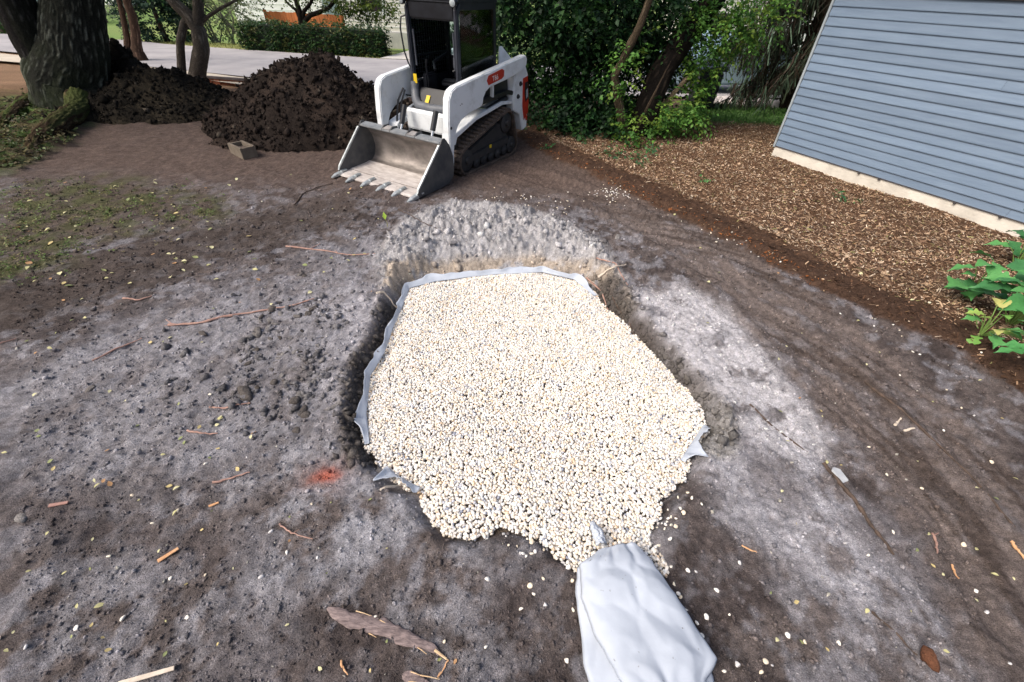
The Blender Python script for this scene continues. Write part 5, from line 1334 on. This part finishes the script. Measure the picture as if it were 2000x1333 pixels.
# broken clods, each its own
clod_me, clay_me = [], []
for i in range(7):
    V, Fc = ICO2
    s = np.array([1.25, random.uniform(.7, 1.0), random.uniform(.5, .75)])
    nrm = fbm(V[:, 0] * 1.4 + i * 7, V[:, 1] * 1.4, V[:, 2] * 1.4, 3)[:, None]
    W = V * (.8 + .4 * nrm)
    for _ in range(9):
        nn_ = rng.normal(0, 1, 3); nn_ /= np.linalg.norm(nn_); dd_ = rng.uniform(.45, .75)
        W = W - np.clip(W @ nn_ - dd_, 0, None)[:, None] * nn_
    W = W * s * 1.25 + rng.normal(0, .03, W.shape)
    t = [lin(104, 100, 98), lin(90, 85, 82), lin(122, 119, 118), lin(80, 75, 72)][i % 4]
    clod_me.append(npmesh('clod', W * .03, Fc, soil, np.broadcast_to(t, V.shape) * (.9 + .6 * nrm)))
    clay_me.append(npmesh('clod', W * .03, Fc, soil, np.broadcast_to(lin(150, 148, 150), V.shape) * (.7 + .5 * nrm)))
CL = 'grey soil clod in the broken heap left of the pit'
clods = [((random.gauss(550, 62), random.gauss(685, 75)), random.uniform(.35, 1.15), CL.replace('left of', 'beside'), 'clods in the broken heap') for _ in range(62)]
clods += [((random.gauss(960, 120), random.gauss(440, 26)), random.uniform(.5, 1.2), 'grey clay clod on the lumpy bank beyond the pit', 'clods on the clay bank') for _ in range(30)]
clods += [((p[0], p[1]), s, l, None) for p, s, l in [((480, 768), 2.1, 'largest smooth elongated clod beside the broken heap'), ((40, 1010), 1.5, 'rough dark clod lying alone in open soil near wood slivers'), ((180, 760), 1.1, 'blue grey chip of soil lying alone on pale silt'), ((590, 805), 1.2, 'pale clod near the orange paint mark'), ((1205, 465), 1.5, 'dark upright lump at the end of the clay bank'), ((505, 655), 1.7, 'dark knobbly clod crowning the broken heap')]]
cz = ground_zs(np.array([g(*c[0])[0] for c in clods]), np.array([g(*c[0])[1] for c in clods]))
for (p, s, lab, grp), zz in zip(clods, cz):
    q = g(*p)
    o = link('clod', random.choice(clay_me if grp == 'clods on the clay bank' else clod_me)); o.location = (q[0], q[1], zz - .003 * s); o.scale = (s,) * 3
    o.rotation_euler = (random.gauss(0, .3), random.gauss(0, .3), random.uniform(0, 6.28)); tag(o, lab, 'clod', grp)

# ---------------------------------------------------------------- fallen leaves
M_DLEAF = amat('fallen_leaf', rough=.7, nscale=30, lo=.8, hi=1.15, transl=.2)
lcol = [lin(226, 222, 176), lin(206, 202, 150), lin(214, 196, 140), lin(170, 176, 120), lin(190, 150, 110), lin(150, 160, 110)]
leaf_me = []
for i in range(8):
    u = np.linspace(0, 1, 6)
    wv = np.sin(np.pi * u ** .8) * random.uniform(.24, .36)
    V = []
    for a, w in zip(u, wv):
        cz_ = .10 * math.sin(a * 3 + i) ; V += [(-w, a, cz_ + .10 * abs(w) * 3), (0, a, cz_), (w, a, cz_ + .08 * w * 3)]
    Fc = []
    for a in range(5):
        for b in range(2): Fc.append((a * 3 + b, a * 3 + b + 1, a * 3 + b + 4, a * 3 + b + 3))
    leaf_me.append(npmesh('fallen_leaf', np.array(V) * .042, Fc, M_DLEAF, np.broadcast_to(lcol[i % 6], (len(V), 3)), smooth=True))
LV = []
def lv(n, x0, x1, y0, y1, lab, grp, s=1.0):
    for _ in range(n): LV.append(((random.uniform(x0, x1), random.uniform(y0, y1)), s * random.uniform(.6, 1.15), lab, grp))
lv(70, 0, 430, 345, 560, 'small pale fallen leaf on the thin mossy turf', 'leaves on the mossy turf', 1.25)
lv(34, 300, 760, 330, 600, 'pale fallen leaf on the dark tracked soil', 'leaves on the tracked soil', 1.2)
lv(44, 0, 520, 560, 960, 'small yellowish leaf on the grey silt beside the pit', 'leaves on the grey silt', .8)
lv(34, 0, 900, 960, 1320, 'tiny dry leaf scrap on soil near the curled bark', 'leaf scraps near the curled bark', .5)
lv(40, 1500, 2000, 640, 1320, 'pale leaf scrap on the track that curves below the mulch', 'leaf scraps on the curved track', .6)
lv(26, 1300, 2000, 360, 640, 'yellow green leaf lying on the mulch', 'leaves on the mulch', 1.0)
for p, s, l in [((180, 1187), 1.0, 'fresh green and white leaf fallen on bare dark soil'), ((345, 994), .8, 'pale green leaf curled beside orange slivers'), ((600, 518), 1.2, 'bright yellow leaf below the tooth marks'), ((392, 483), 1.3, 'clean pale yellow leaf on dark soil')]: LV.append((p, s, l, None))
lx = np.array([g(*l[0])[0] for l in LV]); ly = np.array([g(*l[0])[1] for l in LV]); lz = ground_zs(lx, ly); ld = sdf(lx, ly, PIT)
for (p, s, lab, grp), a, b, zz, dd in zip(LV, lx, ly, lz, ld):
    if dd < .03: continue
    o = link('fallen_leaf', random.choice(leaf_me)); o.location = (a, b, zz + .008); o.scale = (s,) * 3
    o.rotation_euler = (random.gauss(0, .25), random.gauss(0, .25), random.uniform(0, 6.28)); tag(o, lab, 'leaf', grp)

# ---------------------------------------------------------------- twigs, bark, slivers
M_TWIG = pmat('pink_brown_twig', lin(150, 118, 108), lin(186, 150, 136), 25, .8, .3, 80)
M_TWD = pmat('dark_root', lin(60, 50, 44), lin(96, 80, 70), 25, .9, .3, 80)
M_SLV = pmat('orange_sliver', lin(196, 146, 104), lin(222, 178, 136), 30, .8)
M_PALE = pmat('pale_wood', lin(198, 184, 168), lin(222, 210, 194), 30, .8)
def twig(px, r, mat, label, name='twig', cat='twig', side=None, lift=.006):
    pts = resample(np.array([g(*p) for p in px]), max(8, 5 * len(px)))
    pts[:, :2] += rng.normal(0, .002, (len(pts), 2))
    z = ground_zs(pts[:, 0], pts[:, 1]); z = np.convolve(np.pad(z, 2, 'edge'), np.ones(5) / 5, 'valid')
    pts[:, 2] = z + lift + r * .6
    base = pts.mean(0)
    m = MB().tube(pts - base, list(r * (1.1 - .55 * np.linspace(0, 1, len(pts))) * (1 + .15 * rng.normal(0, 1, len(pts)))), 7)
    for f, dx, dy, ln in (side or []):
        p = pts[int(f * (len(pts) - 1))] - base
        m.tube([p, p + np.array([dx, dy, .01]) * ln * .5, p + np.array([dx, dy, .008]) * ln], [r * .6, r * .45, r * .25], 6)
    o = m.build(name, mat, None, smooth=True); o.location = tuple(base)
    return tag(o, label, cat)
twig([(330, 638), (400, 634), (450, 622), (520, 612), (580, 600), (615, 588)], .009, M_TWIG, 'longest curved pinkish twig lying beside the broken clods', side=[(.05, -.8, .5, .12), (.9, .7, .5, .08), (.1, -.9, -.2, .10)])
twig([(183, 708), (225, 685), (278, 662)], .007, M_TWIG, 'straight pinkish twig on the silt below the longest twig')
twig([(410, 797), (450, 797), (490, 789)], .006, M_TWIG, 'thin bent twig beside the smooth elongated clod')
twig([(365, 842), (395, 848), (425, 845)], .006, M_TWIG, 'short twig with pale tip below the bent twig')
twig([(412, 942), (450, 932), (488, 922)], .0055, M_TWIG, 'reddish twig pointing at the orange paint mark')
twig([(546, 1024), (572, 1044), (612, 1056)], .004, M_TWIG, 'wispy crooked twig below the orange paint mark', side=[(.5, .5, .5, .04)])
twig([(0, 675), (32, 662)], .006, M_TWIG, 'short red twig end at the foot of the dark track')
twig([(240, 584), (270, 588), (297, 580)], .007, M_TWIG, 'pale curved twig on dark soil above the longest twig')
twig([(560, 486), (620, 490), (680, 497), (735, 498)], .008, M_TWIG, 'long reddish twig running towards the clay bank', side=[(.3, .4, .8, .15), (.6, -.5, .6, .1)])
twig([(575, 400), (590, 380), (620, 366), (650, 358)], .008, M_TWD, 'dark curved root below the loader bucket')
twig([(745, 965), (768, 948), (790, 932)], .006, M_PALE, 'pale stick leaning over the grey fabric corner', lift=.04)
twig([(738, 582), (752, 574), (775, 577)], .008, M_PALE, 'pale broken stick at the fabric liner bend', lift=.03)
twig([(1170, 532), (1195, 533), (1222, 522)], .009, M_PALE, 'pale stick lodged in the dark lip of the pit', lift=.02)
twig([(778, 415), (820, 440), (865, 462)], .006, M_TWD, 'thin dark twig slanting across the clay bank', lift=.03)
twig([(1608, 905), (1640, 945), (1680, 990), (1720, 1050), (1745, 1085)], .012, M_TWD, 'dark root laid bare along the pale silt streak', name='root', cat='root', lift=-.002)
twig([(1690, 745), (1760, 800), (1830, 865), (1900, 930), (1985, 1030)], .009, M_TWD, 'long thin root line along the curved track', name='root', cat='root', lift=-.003)
twig([(1465, 790), (1520, 835), (1580, 885)], .006, M_TWD, 'fine root crossing the white silt patch', name='root', cat='root', lift=-.002)
twig([(1700, 1195), (1745, 1235), (1790, 1280)], .005, M_TWD, 'hairline root pointing at the brown dried clump', name='root', cat='root', lift=-.001)
twig([(1824, 1040), (1830, 1060), (1828, 1082)], .006, M_TWIG, 'small forked pink twig beyond the bared root', side=[(.1, .8, .3, .05)])
twig([(1866, 1098), (1876, 1128)], .005, M_SLV, 'tiny orange twig beyond the forked pink twig')
twig([(1975, 1055), (2005, 1090)], .007, M_SLV, 'orange brown twig on the outer curved track')
twig([(1450, 1065), (1480, 1080)], .004, M_SLV, 'small rusty needle twig on the speckled silt')
twig([(1752, 826), (1762, 815)], .008, M_PALE, 'stubby pale wood chip beside the thin root line')
twig([(1770, 838), (1788, 836)], .008, M_PALE, 'second stubby pale chip beside the thin root line')
twig([(665, 1292), (680, 1320)], .004, M_SLV, 'small rusty sliver below the curled bark')
twig([(855, 1325), (875, 1292)], .004, M_SLV, 'thin orange stem touching the tip of the curled bark')
for i_, (pp, r_) in enumerate([([(1150, 520), (1180, 548), (1200, 590)], .008), ([(1195, 560), (1225, 600), (1240, 645)], .006), ([(1165, 505), (1200, 520), (1225, 560)], .007), ([(1235, 610), (1262, 650), (1290, 690)], .006), ([(1180, 590), (1215, 610), (1255, 668)], .005)]):
    twig(pp, r_, M_TWD if i_ % 2 else M_TWIG, 'torn root hanging in the dark right lip of the pit'.replace('right lip', 'lip facing the house'), name='root', cat='root', lift=.012)['group'] = 'torn roots in the pit lip'
def sliver(px, w, mat, label, name='wood_sliver', cat='wood sliver'):
    a, b = g(*px[0]), g(*px[1]); c = (a + b) / 2; L = np.linalg.norm(b - a); yaw = math.atan2(b[1] - a[1], b[0] - a[0])
    o = MB().add([(-L / 2, -w / 2, 0), (L / 2, -w * .4, 0), (L / 2 * .97, w * .45, 0), (-L / 2 * 1.02, w / 2, 0), (-L / 2, -w / 2, .006), (L / 2, -w * .4, .007), (L / 2 * .97, w * .45, .006), (-L / 2, w / 2, .008)],
                 [(3, 2, 1, 0), (4, 5, 6, 7), (0, 1, 5, 4), (1, 2, 6, 5), (2, 3, 7, 6), (3, 0, 4, 7)]).build(name, mat, None, bevel=.001)
    o.location = (c[0], c[1], ground_z(c[0], c[1]) + .006); o.rotation_euler = (0, 0, yaw); return tag(o, label, cat)
sliver([(307, 1096), (348, 1070)], .018, M_SLV, 'orange split wood sliver lying alone on grey soil')
sliver([(232, 1338), (343, 1306)], .018, M_PALE, 'long pale wood stake lying on soil near the curled bark')
sliver([(408, 990), (428, 982)], .012, M_SLV, 'small orange wood chip beside the pale green leaf')
sliver([(100, 992), (138, 985)], .018, pmat('red_chip', lin(150, 112, 104), lin(176, 140, 128), 20, .8), 'flat reddish wood chip near the lone dark clod')
# curled bark strips
M_BKO = pmat('bark_outer', lin(98, 86, 86), lin(150, 134, 132), 22, .85, .4, 60, stretch=(1, 4, 4)); M_BKI = pmat('bark_fibre', lin(196, 164, 128), lin(226, 198, 160), 30, .85)
def bark(px, w, label, seed):
    P = resample(np.array([g(*p) for p in px]), 50); P[:, 2] = ground_zs(P[:, 0], P[:, 1]); P[:, 2] = np.convolve(np.pad(P[:, 2], 4, 'edge'), np.ones(9) / 9, 'valid')
    t = np.gradient(P[:, :2], axis=0); t /= np.linalg.norm(t, axis=1)[:, None]; nn = np.column_stack([-t[:, 1], t[:, 0]])
    s = np.linspace(0, 1, 50); ww = w * np.interp(s, [0, .06, .25, .5, .72, .85, 1], [.10, .62, 1, .95, .72, .42, .08]) * (1 + .3 * (fbm(s * 22, 1.0, seed, 3) - .5))
    rows = []
    for a in np.linspace(-1.45, 1.45, 15):
        q = P.copy(); q[:, :2] += nn * (np.sin(a) * ww / 2 * (1 + abs(a) / 1.45 * 1.2 * (fbm(s * 6, np.sign(a) * 4.0, seed + 2, 4, .6) - .5)))[:, None]; q[:, 2] += .004 + np.cos(a) * ww * .22 + .004 * (fbm(s * 30, a * 3, seed, 2) - .5)
        rows.append(q)
    base = P.mean(0)
    o = grid_sheet('bark_strip', np.array(rows) - base, M_BKO, .004); o.location = tuple(base); tag(o, label, 'bark')
    m = MB()
    for e in (-1, 1):
        for k in range(2):
            i0 = random.randint(3, 40); a0 = P[i0] - base + np.array([*(nn[i0] * e * ww[i0] * .48), .012]); d = np.array([*t[i0], 0]) * random.uniform(.03, .08) + np.array([*(nn[i0] * e), 0]) * random.uniform(-.01, .012)
            m.tube([a0, a0 + d * .5 + np.array([0, 0, .005]), a0 + d], [.0022, .002, .001], 5)
    m.tube([P[44] - base + np.array([0, 0, .01]), P[49] - base + np.array([0, 0, .008]), P[49] - base + np.array([t[49][0], t[49][1], 0]) * .02], [.006, .004, .001], 6)
    tag(m.build('fibres', M_BKI, o), kind='stuff')
bark([(640, 1190), (680, 1208), (740, 1228), (800, 1250), (845, 1268), (872, 1288)], .062, 'long curled strip of grey bark lying near the fabric sleeve', 3)
bark([(786, 1318), (812, 1326), (845, 1340)], .035, 'short bark piece next to the longer curled bark strip', 9)

# dried brown clump, pale stone chip
V, Fc = ICO2; W = V * np.array([.026, .036, .028]) * (.75 + .6 * fbm(V[:, 0] * 3, V[:, 1] * 3, V[:, 2] * 3, 3)[:, None])
p = g(1805, 1290); o = link('dried_clump', npmesh('dried_clump', W * (.8 + .5 * rng.random((len(V), 1))), Fc, amat('dried_fungus', nscale=90, lo=.4, hi=1.4, bump=1.0, bscale=120), np.broadcast_to(lin(112, 74, 54), V.shape), smooth=True)); o.location = (p[0], p[1], ground_z(p[0], p[1]) + .02); tag(o, 'brown knobbly dried clump lying on the silt', 'clump')
p = g(1638, 930); o = MB().add([(-.03, -.045, 0), (.025, -.04, 0), (.03, .03, 0), (.0, .05, 0), (-.03, .035, 0), (-.03, -.045, .012), (.025, -.04, .014), (.03, .03, .012), (.0, .05, .01), (-.03, .035, .013)], [(4, 3, 2, 1, 0), (5, 6, 7, 8, 9)] + [(i, (i + 1) % 5, (i + 1) % 5 + 5, i + 5) for i in range(5)]).build('stone_chip', pmat('pale_stone', lin(168, 172, 178), lin(190, 194, 198), 12, .8), None, bevel=.003)
o.location = (p[0], p[1], ground_z(p[0], p[1]) + .01); o.rotation_euler = (.15, .1, .3); tag(o, 'flat pale stone chip beside the bared root', 'stone')
# fallen seedling leaf standing on the clay bank
p = g(757, 445); root = empty('seedling', (p[0], p[1], ground_z(p[0], p[1]))); tag(root, 'bright green seedling standing on the edge of the clay bank', 'seedling')
MB().tube([(0, 0, -.01), (.005, 0, .05), (-.01, 0, .09)], [.004, .003, .002], 6).build('stem', pmat('seedling_stem', lin(150, 150, 80), None, 5, .7), root)
lo_ = link('leaf', npmesh('leaf', LEAF_V * np.array([.07, .09, .07]), LEAF_F, M_LEAF, np.broadcast_to(lin(170, 205, 80), LEAF_V.shape)), root); lo_.location = (-.01, 0, .08); lo_.rotation_euler = (1.0, 0, .4)

# hollow concrete block
p = g(478, 303); BLK = empty('concrete_block', (p[0], p[1], ground_z(p[0], p[1]) - .055), math.radians(-38)); tag(BLK, 'weathered hollow concrete block half filled with soil in front of the tall dirt pile', 'block')
M_BLK = pmat('weathered_block', lin(98, 89, 79), lin(122, 112, 99), 9, .9, .4, 50)
bw, bl, bh, th = .22, .40, .20, .035
MB().box((0, 0, .02), (bl, bw, .04)).build('bottom_web', M_BLK, BLK)
for y_ in (-1, 1): MB().box((0, y_ * (bw - th) / 2, bh / 2 + .02), (bl, th, bh - .04)).build('side_wall', M_BLK, BLK, bevel=.004)
for x_ in (-1, 1): MB().box((x_ * (bl - th) / 2, 0, bh / 2 + .018), (th - .002, bw - 2 * th - .002, bh - .046)).build('end_wall', M_BLK, BLK, bevel=.004)
MB().box((0, 0, .09), (bl - 2 * th - .004, bw - 2 * th - .004, .09)).build('soil_fill', pmat('fill_soil', lin(70, 60, 56), lin(96, 84, 78), 20, .95, .6, 40), BLK)

# ---------------------------------------------------------------- leafy perennials on the mulch edge
M_PL = amat('perennial_leaf', rough=.45, nscale=14, lo=.85, hi=1.15, transl=.2, spec=.4)
def big_leaf(seed, lobes):
    r = random.Random(seed); u = np.linspace(0, 1, 15)
    w = np.sin(np.pi * u ** .75) * .30 * (1 + (.45 * np.sin(u * lobes * 6.28) if lobes else .08 * np.sin(u * 40)))
    w = np.clip(w, .004, .5)
    V, Fc = [], []
    for i, (a, ww) in enumerate(zip(u, w)):
        z0 = .10 * math.sin(a * 2.6) - .28 * a * a
        for k, f in enumerate((-1, -.5, 0, .5, 1)): V.append((f * ww, a + abs(f) * .06, z0 + .16 * abs(f) * ww + .015 * math.sin(a * 30 + f * 3)))
    for i in range(14):
        for k in range(4): Fc.append((i * 5 + k, i * 5 + k + 1, i * 5 + k + 6, i * 5 + k + 5))
    return np.array(V), np.array(Fc)
pl_c = [lin(82, 148, 84), lin(96, 160, 92), lin(70, 128, 78), lin(120, 170, 80), lin(150, 180, 90), lin(196, 196, 120)]
def perennial(c, n, spread, size, label, seed, dirs=None, cset=(0, 1, 2)):
    r = random.Random(seed)
    root = empty('leafy_perennial', (c[0], c[1], ground_z(c[0], c[1]) - .01)); tag(root, label, 'plant')
    for i in range(n):
        V, Fc = big_leaf(seed * 31 + i, r.choice([0, 2, 2, 3]))
        col_ = pl_c[r.choice(cset)]
        s = size * r.uniform(.6, 1.2)
        yaw = r.uniform(0, 6.28) if dirs is None else r.choice(dirs) + r.gauss(0, .35)
        h = r.uniform(.06, .30) * size / .17; rad = r.uniform(.02, spread)
        bx, by = math.cos(yaw + 1.57) * rad, math.sin(yaw + 1.57) * rad
        st = MB().tube([(bx * .1, by * .1, 0), (bx * .6, by * .6, h * .7), (bx, by, h)], [.005, .004, .003], 6).build('stem', pmat('perennial_stem', lin(110, 140, 70), None, 5, .7) if i == 0 else bpy.data.materials['perennial_stem'], root)
        o = link('leaf', npmesh('leaf', V * s, Fc, M_PL, np.broadcast_to(col_, V.shape) * (.9 + .2 * r.random()), smooth=True), root)
        o.location = (bx, by, h); o.rotation_euler = (r.gauss(.1, .25), r.gauss(0, .25), yaw)
perennial(g(1975, 530), 15, .14, .27, 'tall green perennial nearest the house foundation on the mulch', 3)
perennial(g(1885, 590), 10, .14, .24, 'perennial with long jagged leaves at the mulch corner', 5, dirs=[1.2, 1.9, 2.4, .3])
perennial(g(1968, 640), 22, .2, .25, 'fullest clump of broad green leaves beside the curved track', 7)
perennial(g(1905, 665), 15, .2, .14, 'low yellowing plant with round leaves at the track edge', 9, cset=(1, 3, 4, 5))
perennial(g(1998, 750), 10, .12, .17, 'small separate leafy plant growing beside the outer track', 11)
# mossy ground cover by the old tree
def cover():
    n = 900
    px, py = rng.uniform(-60, 150, n), rng.uniform(205, 335, n)
    P = np.array([g(a, b) for a, b in zip(px, py)]); k = (sdf(P[:, 0], P[:, 1], LEFTBED) < .1); P = P[k]
    P[:, 2] = ground_zs(P[:, 0], P[:, 1]) + .01
    v, f, t = sprays(P, 1, .14, .055, -.15, 501, np.array([lin(84, 100, 56), lin(66, 84, 44), lin(96, 86, 58), lin(110, 104, 70), lin(60, 52, 38)]), 6)
    tag(link('ground_cover', npmesh('ground_cover', v, f, M_LEAF, t)), 'mossy leafy ground cover around the roots of the old tree', 'ground cover', kind='stuff')
    n = 1500
    px, py = rng.uniform(-40, 440, n), rng.uniform(350, 560, n)
    P = np.array([g(a, b) for a, b in zip(px, py)]); k = (sdf(P[:, 0], P[:, 1], MOSS) + rng.normal(0, .2, n) < 0) & (fbm(P[:, 0] * 3, P[:, 1] * 3, 5, 3) > .47); P = P[k]
    P[:, 2] = ground_zs(P[:, 0], P[:, 1])
    v, f, t = sprays(P, 1, .07, .028, -.5, 502, np.array([lin(92, 116, 58), lin(108, 128, 70), lin(80, 96, 54), lin(124, 120, 80)]), 5)
    tag(link('sparse_turf', npmesh('sparse_turf', v, f, M_LEAF, t)), 'sparse low green turf on the bare soil beside the dark track', 'grass', kind='stuff')
cover()

# grass on the lawns
def grass():
    n = 5200
    x = rng.uniform(3.2, 9.5, n); y = rng.uniform(9.2, 12.6, n)
    k = blob(x, y, np.array([[3.4, 9.6], [4.2, 9.3], [9, 9.3], [16, 10], [16, 13], [4.2, 12.4]]), .25, .2, 1.2) > .4
    x2 = rng.uniform(-17, 3, 7000); y2 = np.interp(x2, [p[0] for p in STREET_F], [p[1] for p in STREET_F]) + rng.uniform(.05, 2.6, 7000)
    X = np.concatenate([x[k], x2]); Y = np.concatenate([y[k], y2]); m = len(X)
    BV = np.array([[-.5, 0, 0], [.5, 0, 0], [.15, .35, 1.0]], float)
    S = np.stack([rng.uniform(.02, .05, m), rng.uniform(.04, .12, m), rng.uniform(.04, .10, m)], -1)
    t = np.where((np.arange(m) < k.sum())[:, None], lin(92, 132, 66), lin(150, 156, 98)) * rng.uniform(.6, 1.3, (m, 1))
    V, Fc, T = scatter(BV, np.array([[0, 1, 2]]), np.stack([X, Y, ground_zs(X, Y) - .005], -1), rot_np(m, .2), S, 0, t)
    tag(link('lawn_grass', npmesh('lawn_grass', V, Fc, M_LEAF, T)), 'short lawn grass on the verges by the street', 'grass', kind='stuff')
grass()
